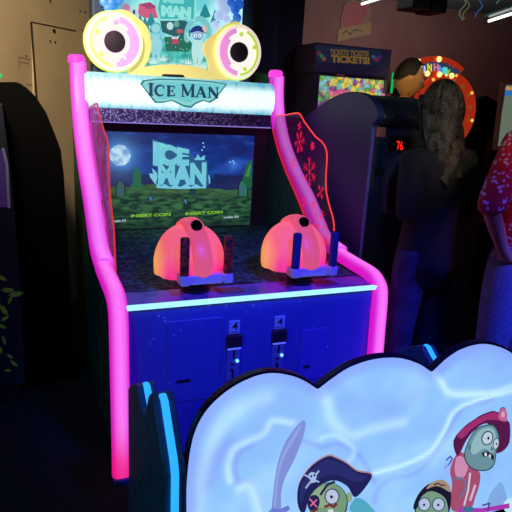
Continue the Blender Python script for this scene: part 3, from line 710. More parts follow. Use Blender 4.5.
# ---- pumpkin guns
M_pump = mat('lit_pumpkin_shell', S(255, 120, 80), .35, emit=S(255, 82, 92), es=.62)
def pumpcol(co, c):
    u = (co.x-c[0])/.17; v = (co.z-c[2]+.08)/.26
    a_ = mixc(S(255, 100, 112), S(255, 16, 132), sm(.6, .15, v)*.9); a_ = mixc(a_, S(252, 176, 70), sm(-.72, -1.0, u)*.95); return a_
M_pa = attr_em('pumpkin_diffuser', .8, rough=.35, base=S(230, 120, 110))
M_ridge = mat('pumpkin_ridge_plastic', S(255, 130, 110), .4, emit=S(255, 92, 96), es=.6)
M_grip = mat('red_foam_grip', S(230, 60, 34), .6, noise_=(60, .4, .6, S(60, 20, 20)))
M_gripb = mat('blue_foam_grip', S(40, 50, 130), .6, noise_=(60, .4, .6, S(30, 34, 90)))
M_brk = mat('lavender_bracket', S(245, 205, 225), .4)
def gun(cx, cy, red):
    cz = .925
    # shell: ribbed dome
    vs = []; fs = []; nu, nv = 96, 22
    for j in range(nv+1):
        ph = -.18+(PI/2+.18)*j/nv
        for i in range(nu):
            th = 2*PI*i/nu; rib = 1-.055*(abs(math.cos(th*5+PI/2))**6)
            rr = math.cos(ph)**.9*.166*rib if j < nv else .001
            vs.append((cx+rr*math.cos(th), cy+rr*math.sin(th)*.95, cz+.178*math.sin(ph)*(1 if ph > 0 else 1.6)+(0.0)))
    for j in range(nv):
        for i in range(nu): fs.append((j*nu+i, j*nu+(i+1) % nu, (j+1)*nu+(i+1) % nu, (j+1)*nu+i))
    fs += [tuple(range(nu)), tuple(nv*nu+i for i in range(nu))]
    sh = mesh('pumpkin_gun', vs, fs, M_pa, CAB, True, True)
    sh['label'] = 'left gun, glowing pumpkin shell' if red else 'right gun, glowing pumpkin shell'
    paint(sh.data, lambda co: (*pumpcol(co, (cx, cy, cz)), 1))
    # ridge up the front and over the top
    P = [(cx+.018, cy-.15, cz-.055), (cx+.018, cy-.158, cz+.02), (cx+.014, cy-.142, cz+.08), (cx+.008, cy-.10, cz+.135), (cx+.002, cy-.04, cz+.175), (cx-.003, cy+.02, cz+.188), (cx-.006, cy+.07, cz+.165)]
    g = MB(); pth = cr(P, 5, False); g.tube(pth, [.046 for i in range(len(pth))], 16, flat=.36); g.build('ridge', M_ridge, sh, True)
    # snout collar with the black lens
    d = Vector((.15, -.8, .58)).normalized(); c0 = Vector((cx+.006, cy-.055, cz+.172))
    g = MB().tube([c0-d*.05, c0+d*.012, c0+d*.02], [.045, .042, .034], 20); g.build('snout', M_ridge, sh, True)
    MB().tube([c0+d*.018, c0+d*.03], [.030, .024], 20).build('lens', M_glassblack, sh, True)
    # bracket and two grips
    brz = cz-.03; y0 = cy-.17
    g = MB().box((cx-.092, y0-.022, brz-.03), (cx-.048, cy-.10, brz+.016)).box((cx+.108, y0-.02, brz-.03), (cx+.152, cy-.08, brz+.016)).box((cx-.05, y0-.0, brz-.034), (cx+.11, cy-.12, brz+.010))
    g.build('bracket', M_brk, sh, bevel=.008)
    for gx in (cx-.07, cx+.13):
        MB().lathe([(.0, 0), (.019, 0), (.0205, .01), (.0205, .165), (.017, .172), (0, .172)], (gx, y0+.002, brz+.012), 2, 18).build('grip', M_grip if red else M_gripb, sh, True)
    # bellows foot
    pf = [(.0, -.12)]
    for k in range(4): pf += [(.066-.002*k, -.12+.02*k), (.07-.003*k, -.112+.02*k), (.054, -.104+.02*k)]
    pf += [(.05, -.03), (0, -.03)]
    MB().lathe(pf, (cx+.012, cy-.06, cz), 2, 28).build('bellows', M_rubber, sh, True)


gun(.366, .19, True); gun(.905, .19, False)

# ================================================================ CLOUD BARRIER
BAR = thing('cloud_barrier', 'white glowing cloud-shaped barrier printed with cartoon zombies in front of the pink-lit game', 'barrier', (.7, -.7, 0))
YC = -.82
opx = [(184, 512), (184.5, 480), (190, 440), (202, 413), (222, 392), (245, 378), (268, 371), (290, 373), (306, 379), (318, 387), (331, 377), (350, 365), (375, 357), (400, 356), (420, 362), (432, 370), (446, 357), (462, 347), (482, 342), (500, 345), (515, 353), (532, 368), (543, 392), (548, 430)]
def seg(pts): return [tuple(p) for p in cr(pts, 5, False)]
os_ = seg(opx[:10])[:-1]+seg(opx[9:16])[:-1]+seg(opx[15:])
outl = [(p.x, p.z) for p in (at(q[0], q[1], 1, YC) for q in os_)]
outl = outl+[(outl[-1][0]+.01, .05), (outl[0][0], .05)]
M_rim = mat('cloud_rim_rubber', S(26, 24, 40), .35)
MB().prism(outl, 1, YC, YC+.03).build('cloud_rim', M_rim, BAR, bevel=.004)
# luminous face, inset from the rim
def inset(pl, d):
    n = len(pl); out = []
    area = sum(pl[i][0]*pl[(i+1) % n][1]-pl[(i+1) % n][0]*pl[i][1] for i in range(n)); sg = 1 if area > 0 else -1
    for i in range(n):
        a_, b_, c_ = Vector(pl[i-1]), Vector(pl[i]), Vector(pl[(i+1) % n]); t = (c_-a_).normalized(); out.append((b_.x-sg*t.y*d, b_.y+sg*t.x*d))
    return out
inn = inset(outl, .007)
def inside(p, pl):
    r_ = False; n = len(pl); j = n-1
    for i in range(n):
        if (pl[i][1] > p[1]) != (pl[j][1] > p[1]) and p[0] < (pl[j][0]-pl[i][0])*(p[1]-pl[i][1])/(pl[j][1]-pl[i][1])+pl[i][0]: r_ = not r_
        j = i
    return r_
def dseg(p, a_, b_):
    ab = b_-a_; t = max(0, min(1, (p-a_).dot(ab)/max(ab.length_squared, 1e-9))); return (p-a_-ab*t).length
V2 = [Vector(p) for p in inn]
def dedge(p):
    p = Vector(p); return min(dseg(p, V2[i-1], V2[i]) for i in range(len(V2)))
pts = [Vector(p) for p in inn]; nb = len(pts); st = .011
x = .05
while x < 1.75:
    z = .06
    while z < .95:
        if inside((x, z), inn) and dedge((x, z)) > st*.6: pts.append(Vector((x, z)))
        z += st
    x += st
# extra ring of points near the edge gives the moulding its rolled lip
r_ = delaunay_2d_cdt(pts, [(i, (i+1) % nb) for i in range(nb)], [list(range(nb))], 1, 1e-6)
cv, cf = r_[0], r_[2]
# raised swirls moulded in the translucent cover: bands (pixel polylines), half width, strength of the backlight painted into the colour
def cw(pl): return [Vector((q.x, q.z)) for q in (at(p[0], p[1], 1, YC) for p in pl)]
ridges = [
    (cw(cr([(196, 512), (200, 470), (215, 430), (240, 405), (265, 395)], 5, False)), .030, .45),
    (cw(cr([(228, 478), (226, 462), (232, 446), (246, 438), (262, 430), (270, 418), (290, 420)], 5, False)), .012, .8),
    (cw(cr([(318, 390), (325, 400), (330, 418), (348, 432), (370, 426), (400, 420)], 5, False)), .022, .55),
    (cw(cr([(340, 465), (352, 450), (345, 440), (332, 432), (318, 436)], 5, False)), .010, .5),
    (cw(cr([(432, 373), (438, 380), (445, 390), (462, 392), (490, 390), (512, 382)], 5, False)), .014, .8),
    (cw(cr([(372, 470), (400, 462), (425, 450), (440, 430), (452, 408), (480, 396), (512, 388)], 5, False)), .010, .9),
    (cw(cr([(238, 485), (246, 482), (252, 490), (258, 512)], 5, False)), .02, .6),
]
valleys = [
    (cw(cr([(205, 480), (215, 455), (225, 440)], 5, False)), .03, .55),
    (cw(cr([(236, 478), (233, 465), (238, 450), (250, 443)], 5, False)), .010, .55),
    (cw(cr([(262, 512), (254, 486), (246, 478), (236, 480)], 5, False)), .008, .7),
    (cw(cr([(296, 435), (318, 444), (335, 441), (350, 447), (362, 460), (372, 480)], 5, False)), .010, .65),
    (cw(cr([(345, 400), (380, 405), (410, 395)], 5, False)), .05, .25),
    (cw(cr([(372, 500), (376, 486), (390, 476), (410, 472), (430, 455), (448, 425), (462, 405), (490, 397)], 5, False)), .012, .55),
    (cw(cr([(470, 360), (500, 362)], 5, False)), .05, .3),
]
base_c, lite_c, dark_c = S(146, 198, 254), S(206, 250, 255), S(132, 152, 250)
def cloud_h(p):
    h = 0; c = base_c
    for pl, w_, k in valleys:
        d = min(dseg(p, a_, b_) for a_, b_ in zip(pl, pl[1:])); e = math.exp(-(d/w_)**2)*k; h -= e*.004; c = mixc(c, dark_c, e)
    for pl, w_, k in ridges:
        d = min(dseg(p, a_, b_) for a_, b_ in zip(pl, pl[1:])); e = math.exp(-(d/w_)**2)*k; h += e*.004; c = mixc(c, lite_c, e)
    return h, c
cols = []; vs = []
for v in cv:
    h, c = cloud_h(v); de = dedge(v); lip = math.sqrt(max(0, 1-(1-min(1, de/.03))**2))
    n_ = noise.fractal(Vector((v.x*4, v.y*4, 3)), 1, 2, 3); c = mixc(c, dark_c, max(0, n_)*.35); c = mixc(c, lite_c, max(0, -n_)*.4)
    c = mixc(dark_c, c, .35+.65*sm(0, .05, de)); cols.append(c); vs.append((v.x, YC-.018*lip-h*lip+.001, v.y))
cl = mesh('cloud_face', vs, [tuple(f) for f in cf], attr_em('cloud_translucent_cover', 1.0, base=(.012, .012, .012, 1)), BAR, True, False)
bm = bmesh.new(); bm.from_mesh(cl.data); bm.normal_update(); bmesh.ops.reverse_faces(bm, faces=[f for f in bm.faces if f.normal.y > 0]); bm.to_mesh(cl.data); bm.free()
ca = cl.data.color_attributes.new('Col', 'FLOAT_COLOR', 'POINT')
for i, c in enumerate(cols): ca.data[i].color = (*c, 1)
YP = YC-.027
def A(k=.85): return Art(YP, k, step=.0003)
# cutlass
a = A(.9)
a.poly([(303, 420), (305, 430), (295.5, 457), (284.6, 479), (281, 495), (280.5, 512), (272, 512), (273, 495), (276, 471), (281, 452), (289, 436)], (134, 152, 226), 3)
a.poly([(302, 423), (296, 437), (284, 458), (278, 480), (276, 505), (274, 505), (276, 478), (282, 455), (291, 438)], (150, 172, 236), 3)
a.poly([(268, 512), (272, 508), (280, 509), (288, 505), (290, 509), (286, 512)], (110, 130, 220))
a.build('cutlass_print', BAR)
# pirate zombie
a = A()
a.poly([(352, 512), (350, 506), (356, 498), (364, 500), (372, 508), (374, 512)], (90, 180, 210), 3)
a.ell(349, 497, 3.2, 5, (150, 180, 150)); a.ell(328, 503, 20, 21, (54, 98, 92)); a.ell(328, 502, 18.6, 19.5, (126, 164, 128)); a.ell(324, 497, 12, 11, (150, 186, 146))
hat = [(300, 511), (297, 500), (299, 483), (311, 466), (327, 456), (336, 458), (346, 463), (357, 471), (371, 474), (368, 483), (355, 497), (347, 486), (334, 480), (320, 485), (309, 497), (305, 511)]
a.poly([(x_+.2, y_-1.5) for x_, y_ in hat], (186, 146, 150), 4); a.poly(hat, (34, 36, 92), 4)
a.poly([(301, 503), (300, 486), (312, 469), (327, 459), (345, 465), (358, 474), (367, 476), (356, 482), (335, 474), (318, 479), (306, 490)], (44, 48, 116), 4)
a.ell(331.6, 496, 7.6, 8.2, (60, 80, 110)); a.ell(331.6, 496, 6.3, 7, (200, 210, 240)); a.ell(331, 496.3, 1.5, 1.7, (40, 40, 80))
a.line([(320, 494), (327, 484), (334, 481)], 2.4, (40, 36, 84)); a.ell(313, 502, 6, 8, (40, 36, 84), .3)
for p_ in (((309, 498), (316, 506)), ((316, 499), (310, 505))): a.line(p_, 1.4, (236, 120, 170))
a.line([(324, 506), (329, 504), (333, 506), (336, 503)], 2.6, (120, 50, 50)); a.line([(312, 511), (317, 508)], 2.2, (120, 50, 50)); a.poly([(327, 509), (332, 508), (333, 511), (328, 512)], (230, 235, 250))
# skull and bones on the hat
for p_ in (((305, 487), (318, 470)), ((304, 474), (318, 481))): a.line(p_, 1.7, (170, 195, 240))
a.ell(311.6, 475, 4.2, 4, (176, 200, 244)); a.poly([(309, 477), (315, 475), (315, 481), (310, 482)], (176, 200, 244)); a.ell(310.3, 475, 1, 1.2, (30, 32, 86)); a.ell(313.5, 474, 1, 1.2, (30, 32, 86))
a.build('pirate_zombie_print', BAR)
# small capped zombie
a = A()
a.ell(432, 507, 18, 18, (50, 84, 92)); a.ell(432, 507, 16.5, 16.5, (128, 166, 140))
a.poly([(413, 508), (416, 498), (424, 487), (435, 481), (444, 481), (450, 488), (451, 499), (449, 512), (446, 500), (440, 494), (430, 491), (421, 497), (417, 508)], (30, 26, 50), 3)
a.poly([(426, 489), (432, 482), (442, 479.5), (449, 485), (450, 492), (441, 487), (434, 486)], (176, 150, 130), 3); a.line([(434, 484.5), (438, 483), (441, 485), (445, 485)], 1.3, (50, 36, 40))
for x_ in (424, 438): a.ell(x_, 504, 6.6, 7, (50, 80, 110)); a.ell(x_, 504, 5.5, 6, (190, 208, 240)); a.ell(x_-.3, 504.4, 1.2, 1.3, (30, 30, 60))
a.build('capped_zombie_print', BAR)
# fire-fighter zombie
a = A()
a.poly([(456, 455), (464, 453), (472, 466), (480, 473), (479, 486), (475, 498), (471, 508), (456, 512), (450, 505), (452, 484), (450, 470)], (176, 84, 120), 3)
a.poly([(456, 458), (463, 457), (468, 466), (463, 478), (455, 474)], (220, 150, 190), 3); a.line([(470, 473), (468, 490), (464, 505)], 1.8, (220, 215, 235)); a.line([(453, 480), (462, 478), (466, 486), (460, 498)], 2, (110, 120, 160), smooth=3); a.line([(475, 485), (470, 500)], 2.4, (226, 190, 220))
a.line([(448, 465), (452, 459), (450, 456), (446, 460)], 1.6, (90, 96, 190)); a.line([(444, 468), (448, 464)], 1.4, (150, 150, 225))
hel = [(453, 440), (456, 455), (460, 452), (466, 440), (474, 430), (486, 423), (497, 432), (499, 441), (495, 452), (502, 451), (509, 442), (509.5, 424), (507, 420), (506.5, 413), (504, 407), (500, 408), (498, 412), (492, 410.5), (480, 415), (474, 419), (464, 426)]
a.poly(hel, (92, 28, 80), 3)
a.poly([(457, 435), (464, 427), (474, 420), (481, 416), (492, 412), (499, 414), (504, 421), (497, 420), (486, 420), (472, 428), (462, 438)], (168, 52, 116), 3)
a.poly([(498, 418), (500, 409), (504, 408), (506, 412), (506, 421)], (205, 110, 160), 3); a.ell(502.5, 414, 1.8, 3, (235, 170, 205))
hd = [(487, 425), (475, 430), (466, 446), (465, 459), (473, 468), (486, 469), (493, 463), (495, 452), (498, 438), (494, 427)]
a.poly([(480.5+(x_-480.5)*1.06, 447+(y_-447)*1.05) for x_, y_ in hd], (44, 66, 76), 4); a.poly(hd, (112, 156, 168), 4); a.poly([(486, 427), (477, 432), (470, 446), (473, 454), (484, 448), (492, 452), (495, 438), (493, 429)], (156, 196, 206), 4)
a.ell(486.5, 437.5, 6, 7.4, (60, 84, 110), .3); a.ell(486.5, 437.5, 4.8, 6.2, (206, 220, 240), .3); a.ell(487.4, 437.5, 1.1, 1.5, (20, 20, 50))
a.ell(495, 443, 3.2, 6.2, (60, 84, 110), .2); a.ell(495, 443, 2.4, 5.2, (206, 220, 240), .2); a.ell(495.3, 443, .8, 1.1, (20, 20, 50)); a.ell(490.5, 448, 1.3, 2, (86, 128, 150))
a.poly([(480, 452), (486, 450), (493, 455), (492, 460), (488, 455), (482, 456)], (50, 26, 50)); a.poly([(483, 452), (485.5, 451.6), (485.6, 455), (483.4, 455)], (235, 240, 250)); a.poly([(487.6, 453), (489.6, 454), (489.3, 457), (487.6, 456)], (235, 240, 250))
a.ell(468, 446, 1.8, 3, (90, 130, 146))
a.poly([(456, 512), (458, 506), (480, 507), (508, 502), (508, 507), (482, 511)], (180, 60, 190)); a.ell(467, 508, 6, 3, (70, 120, 160)); a.line([(481, 504), (488, 502), (486, 510)], 1.6, (90, 60, 160))
a.build('firefighter_zombie_print', BAR)
# faint ice sculpture print right of the fire-fighter
a = A(.9)
a.poly([(488, 506), (490, 494), (496, 486), (501, 482), (505, 490), (506, 504)], (134, 178, 236), 3)
a.ell(512, 506, 9, 8, (200, 245, 255)); a.build('ice_print', BAR)

# end panels with blue light strips
M_bside = mat('dark_teal_side', S(60, 100, 116), .5, noise_=(10, .4, .7, S(44, 84, 100)))
bp = [(-.26, .0), (-.26, .555), (-.32, .60), (-.40, .648), (-.435, .655), (-.47, .63), (-.505, .61), (-.54, .605), (-.57, .62), (-.60, .66), (-.625, .715), (-.66, .745), (-.70, .735), (-.82, .60), (-.84, .56), (-.845, .0)]
M_bst = em((40, 158, 255), 1.4)
for x0 in (.0, W-.07):
    bpp = bp if x0 == 0 else [p for p in bp if p[0] > -.7]+[(-.70, .0)]
    sp = MB().prism(bpp, 0, x0, x0+.07).build('end_panel', M_bside, BAR, bevel=.004)
    xm = x0+.035
    def bar(path, w_=.011):
        g = MB(); P = [Vector((xm, p[0], p[1])) for p in path]
        g.tube(P, w_, 10, flat=.55); return g
    if x0 == 0: bar([(-.675, .742), (-.705, .734), (-.827, .602), (-.8465, .562), (-.852, .3), (-.852, .02)], .0125).build('blue_light_strip', M_bst, sp, True)
    bar([(-.42, .652), (-.442, .652), (-.474, .628), (-.507, .608)], .0125).build('blue_light_strip', M_bst, sp, True)
MB().box((.07, -.45, .0), (W-.07, -.35, .12)).build('cross_beam', M_bside, BAR)
MB().lathe([(.008, 0), (.008, -.003), (0, -.004)], (-.0, -.5, .30), 0, 12).build('bolt', M_rubber, BAR)

# ================================================================ LEFT BLACK MACHINE
LM = thing('dark_game_cabinet', 'unlit black arcade cabinet with yellow-green leaf decals at the left edge beside the pink tubes', 'arcade machine', (-.6, 1.1, 0))
yl = .95
sil = [(-60, 84), (0, 82), (18, 82), (27, 88), (36, 97), (46, 112), (55, 134), (61, 150), (64, 175), (67, 230), (71, 300)]
sp_ = [(q.x, q.z) for q in (at(p[0], p[1], 1, yl) for p in sil)]
MB().prism(sp_+[(sp_[-1][0]+.01, .0), (sp_[0][0], .0)], 1, yl, yl+.32).build('body', mat('matt_black_side', S(3, 3, 4), .9, spec=.1), LM, bevel=.01)
yf_ = .75
fpx = [(-70, 102), (2, 104), (8, 150), (14, 210), (21, 290), (25, 374)]
q = [at(*p, 1, yf_) for p in fpx]
fr = MB().prism([(p.x, p.z) for p in q]+[(q[-1].x, .12), (q[0].x, .12)], 1, yf_, yf_+.19).build('front_door', mat('leafy_front', S(22, 26, 44), .5), LM, bevel=.004)
MB().box((q[0].x+.02, yf_+.02, 0), (q[-1].x-.03, yf_+.18, .12)).build('plinth', M_black, LM)
a = Art(yf_-.001, 1, lit=False)
random.seed(3)
for x_, y_, r__, an in ((2, 278, 6, .4), (8, 290, 7, 0), (16, 294, 8, -.2), (4, 310, 7, .9), (10, 300, 5, 2), (2, 326, 5, .4), (4, 340, 5, 1.2), (10, 356, 4, .5), (14, 363, 5, .7), (8, 370, 4, 0), (5, 318, 5, -.6), (1, 350, 4, 1.4)):
    c_, s_ = math.cos(an), math.sin(an)
    a.poly([(x_+u*c_-v*s_, y_+u*s_+v*c_) for u, v in ((-r__, 0), (-r__*.4, -r__*.35), (r__*.3, -r__*.3), (r__, 0), (r__*.3, r__*.35), (-r__*.4, r__*.3))], random.choice(((190, 200, 40), (150, 180, 40), (170, 200, 70))))
a.build('leaf_decals', fr)
q = [at(*p, 1, yf_-.004) for p in ((-30, 207), (8, 207), (6, 165), (3, 150), (-30, 150))]
MB().prism([(p.x, p.z) for p in q], 1, yf_-.01, yf_).build('front_window', mat('violet_window', S(60, 50, 90), .3, emit=S(54, 30, 84), es=.5), fr)
MB().tube([at(9, 208, 1, yf_-.008), at(7, 165, 1, yf_-.008), at(3, 148, 1, yf_-.008)], .007, 8).build('window_trim', mat('grey_window_trim', S(120, 124, 150), .5, emit=S(60, 60, 84), es=.5), fr)
MB().lathe([(.012, 0), (.012, -.01), (0, -.012)], (at(0, 80, 1, yl-.005).x-.0, yl-.02, at(0, 80, 1, yl).z+.02), 1, 12).build('green_light', em((40, 230, 120), .8), LM)

# ================================================================ RIGHT NEIGHBOUR MACHINE
RM = thing('hooded_game_cabinet', 'tall navy arcade cabinet with rounded hood and red number display right of the pink-lit game', 'arcade machine', (1.75, 1.0, 0))
xr = 1.5
top = [(270, 140), (285, 130), (303, 118), (315, 109), (328, 100), (340, 94), (352, 91.5), (364, 94), (372, 100), (377, 109), (377.5, 118), (372, 125)]
tp = [(p.y, p.z) for p in (at(q[0], q[1], 0, xr) for q in cr(top, 3, False))]
yfr = .5
poly_ = tp+[(yfr, 1.55), (yfr, 0), (1.70, 0), (1.70, tp[0][1]-.1)]
poly_ = [p if p[0] < 1.70 else (1.70, p[1]) for p in poly_]
MB().prism(poly_, 0, xr, xr+.045).build('side_panel', M_navy, RM, bevel=.003)
MB().prism([(p[0], p[1]-.012) if p[1] > .1 else p for p in poly_], 0, xr+.045, xr+.42).build('body', mat('dark_hood', S(26, 34, 44), .45), RM, bevel=.01)
tr = MB().box((xr-.001, yfr-.012, .3), (xr+.012, yfr, 1.55)).build('edge_strip', mat('violet_edge', S(80, 74, 150), .5, emit=S(40, 34, 90), es=.45), RM)
fpn = MB().box((xr+.012, yfr-.012, .02), (xr+.40, yfr, 1.545)).build('front_panel', mat('slate_panel', S(38, 48, 66), .5, noise_=(8, .4, .7, S(30, 40, 56))), RM, bevel=.002)
p0, p1 = at(377, 127, 1, yfr-.014), at(385, 137, 1, yfr-.014)
MB().box((p0.x, yfr-.016, p1.z), (p1.x, yfr-.012, p0.z)).build('sticker', mat('orange_sticker', S(150, 90, 70), .6, emit=S(80, 40, 34), es=.4), fpn)
p0, p1 = at(389, 136, 1, yfr-.014), at(408, 152, 1, yfr-.014)
ds = MB().box((p0.x, yfr-.02, p1.z), (p1.x, yfr-.012, p0.z)).build('number_display', M_glassblack, fpn)
text('display_digits', '76', em((255, 30, 20), 1.4), tquad(396.7, 149.8, 403, 150.4, 396.7, 140.8, yfr-.022), ds, .001, .01)
p0, p1 = at(375, 168, 1, yfr-.014), at(387, 175, 1, yfr-.014)
MB().box((p0.x, yfr-.022, p1.z), (p1.x, yfr-.012, p0.z)).build('card_slot', M_black, fpn)
q = [at(*p, 1, yfr-.06) for p in ((385, 204), (387, 176), (398, 156), (416, 156), (413, 206), (400, 214), (386, 214))]
sc_ = MB().prism([(p.x, p.z) for p in q], 1, yfr-.06, yfr-.012).build('ticket_scoop', mat('scoop_plastic', S(60, 62, 84), .3), fpn, bevel=.006)
cen = sum((Vector(p) for p in q), Vector())/7
MB().prism([((p.x-cen.x)*.8+cen.x, (p.z-cen.z)*.86+cen.z) for p in q], 1, yfr-.064, yfr-.059).build('scoop_opening', mat('scoop_dark', S(40, 26, 40), .5), sc_)
MB().tube([at(378.5, 114.5, 1, yfr-.0)+Vector((.0, .015, .01)), at(417, 116, 1, yfr)+Vector((0, .015, .01))], .006, 8).build('green_light_line', em((20, 130, 60), .55), RM)
MB().lathe([(.012, 0), (.012, -.02), (0, -.022)], (at(383, 187, 1, yfr).x, yfr-.012, at(383, 187, 1, yfr).z), 1, 14).build('button', mat('red_button', S(160, 40, 60), .4), fpn)

# ================================================================ TICKET MACHINE
YT = 1.80
TK = thing('ticket_redemption_machine', 'grey-violet redemption machine with TICKETS! sign and bright candy-coloured panel behind the navy hooded game', 'arcade machine', (2.15, 2.0, 0))
def X(px, py, y=YT): return at(px, py, 1, y).x
def Z(px, py, y=YT): return at(px, py, 1, y).z
M_tk = mat('grey_violet_panel', S(96, 88, 128), .6, noise_=(5, .4, .7, S(84, 78, 112)))
tx0, tx1 = X(317, 60), X(390, 60)
MB().box((tx0, YT, 0), (tx1, YT+.55, Z(350, 70))).build('body', M_tk, TK, bevel=.006)
MB().box((tx0-.03, YT-.03, Z(320, 73)), (tx1+.01-.02, YT+.45, Z(330, 44))).build('sign_box', M_tk, TK, bevel=.01)
ys = YT-.034
q = [at(*p, 1, ys) for p in ((315.5, 45), (382, 50.5), (383, 66.5), (316, 62.5))]
sg_ = MB().prism([(p.x, p.z) for p in q], 1, ys, ys+.006).build('sign', mat('sign_print', S(30, 36, 70), .5, emit=S(18, 26, 44), es=.8, noise_=(9, .45, .6, S(40, 70, 90))), TK)
M_gold = em((122, 92, 34), .8)
text('sign_lettering', 'TICKETS! TICKETS!', M_gold, tquad(330, 54.6, 368.5, 56.6, 330, 49.0, ys-.002), sg_, .001, .02)
text('sign_lettering', 'TICKETS!', M_gold, tquad(331, 62.3, 369.5, 64.4, 331, 54.9, ys-.002), sg_, .001, .05)
for trio in (((319, 53, (150, 60, 60)), (321.5, 56, (60, 140, 120)), (324, 59, (150, 110, 50))), ((373.5, 57, (70, 110, 180)), (376.5, 59.5, (170, 50, 70)), (379.5, 57, (80, 60, 140)))):
    a = Art(ys-.001, .35)
    for x_, y_, c_ in trio: a.ell(x_, y_, 2.2, 2.2, c_)
    a.build('sign_candy_picture', sg_)
MB().box((X(336, 75), YT-.01, Z(336, 75.5)), (X(344, 75), YT, Z(336, 73.5))).build('red_badge', em((150, 40, 60), .6), TK)
# candy panel
q = [at(*p, 1, YT-.006) for p in ((319, 75.5), (386, 80), (385, 150), (313, 150))]
cx0, cx1, cz0, cz1 = q[0].x, q[1].x, q[2].z, q[0].z
random.seed(11)
seeds = [(random.uniform(cx0, cx1), random.uniform(cz0, cz1), random.choice(((250, 225, 60), (240, 215, 70), (235, 90, 150), (120, 200, 190), (235, 120, 150), (110, 185, 70), (140, 210, 215), (250, 230, 100), (140, 60, 150), (90, 170, 90)))) for _ in range(320)]
cand = MB(); cm = []
def candy_col(co):
    bd_ = sorted((((co.x-s[0])**2+(co.z-s[1])**2), i) for i, s in enumerate(seeds))[:2]
    s = seeds[bd_[0][1]][2]; c = S(*s)[:3]; d0 = math.sqrt(bd_[0][0]); d1 = math.sqrt(bd_[1][0])
    c = mixc(c, (1, 1, .9), .3*math.exp(-(d0/.008)**2)); c = mixc(mixc(c, (.1, .15, .08), .5), c, sm(0, .008, d1-d0)); return (*c, 1)
grid_pic('candy_panel', cx0, cx1, cz0, cz1, YT-.012, 110, 90, candy_col, attr_em('candy_print', .75), TK, .010)
g = frame(cx0-.012, cx1+.012, cz0-.01, cz1+.012, YT-.0, .012, .022); g.build('panel_frame', M_tk, TK)
MB().box((X(388.5, 73), YT-.05, Z(389, 93)), (X(391, 73), YT-.03, Z(389, 73))).build('green_light', em((20, 200, 90), .75), TK)
MB().box((X(384, 73), YT-.05, Z(389, 94)), (X(388.5, 73), YT-.0, Z(389, 72))).build('side_lamp_housing', M_tk, TK)
# left blurry shop card beside it
tc_ = tag(MB().box((1.845, 2.65, 1.70), (2.0, 2.68, 2.02)).build('hanging_card', mat('yellow_card', S(150, 120, 70), .7, emit=S(60, 46, 22), es=.5, noise_=(18, .45, .55, S(190, 190, 150)))), 'small yellow and white card glowing between the column and the ticket machine', 'card')

# ================================================================ LIGHT-BULB WHEEL
YW = 2.25
WH = thing('bulb_wheel_game', 'carnival wheel game with glowing bulbs and rainbow letters behind the long-haired person', 'arcade machine', (3.3, 2.4, 0))
def arcp(cx, cy, rx, ry, a0, a1, n): return [(cx+rx*math.cos(math.radians(a0+(a1-a0)*i/n)), cy-ry*math.sin(math.radians(a0+(a1-a0)*i/n))) for i in range(n+1)]
oa = arcp(436, 92, 37, 36, 138, 40, 16); ia = arcp(436, 92, 22, 18, 40, 138, 16)
def prw(name, px, y0, y1, m, par, bev=0): return MB().prism([(p.x, p.z) for p in (at(q[0], q[1], 1, y0) for q in px)], 1, y0, y1).build(name, m, par, bevel=bev)
M_redp = mat('red_sign_plastic', S(190, 50, 30), .4, emit=S(200, 52, 24), es=.55)
bk = MB().prism([(p.x, p.z) for p in (at(q[0], q[1], 1, YW) for q in oa+ia)], 1, YW, YW+.06).build('arch_sign', M_redp, WH)
oa2 = arcp(436, 92, 33, 30.5, 128, 42, 16); ia2 = arcp(436, 92, 27, 21.5, 42, 128, 16)
prw('arch_face', oa2+ia2, YW-.006, YW, mat('arch_dark', S(60, 70, 110), .5, emit=S(60, 66, 100), es=.6), bk)
chars = [('f', 418, 71, (235, 120, 160), -.1), ('u', 423, 69.5, (190, 210, 250), 0), ('N', 429.5, 67.5, (230, 225, 60), 0), ('H', 436, 67.5, (240, 120, 170), 0), ('h', 441, 69.5, (80, 170, 235), 0), ('l', 445, 71, (90, 220, 200), 0), ('y', 448, 73, (130, 210, 70), 0)]
for ch, x_, y_, c_, _ in chars:
    text('sign_letter', ch, em(c_, .9), tquad(x_-2.2, y_+3.4, x_+2.2, y_+3.9, x_-2.2, y_-4, YW-.012), bk, .004, .03)
bulbs = [(418.5, 61.3, 1), (439, 59.2, 1.2), (427.3, 73.6, 1.2), (439.3, 74.4, 1.2), (446, 75.1, .5), (451.5, 75.7, 1.2)]
for x_, y_, s_ in bulbs:
    c = at(x_, y_, 1, YW-.012); r__ = .022*s_
    MB().lathe([(r__*math.cos(t), -r__*math.sin(t)) for t in [0, .4, .8, 1.2, 1.5]], c, 1, 14).build('lit_bulb', em((255, 225, 130), 1.5), bk, True)
for x_, y_ in ((424, 59), (427, 58.3), (431, 57.8), (446, 61.5), (450, 64.5), (454, 66.5), (421, 76), (433, 58.5), (445, 73.5)):
    c = at(x_, y_, 1, YW-.002); MB().lathe([(.016, 0), (.013, -.01), (0, -.016)], c, 1, 10).build('dim_bulb', M_redp, bk, True)
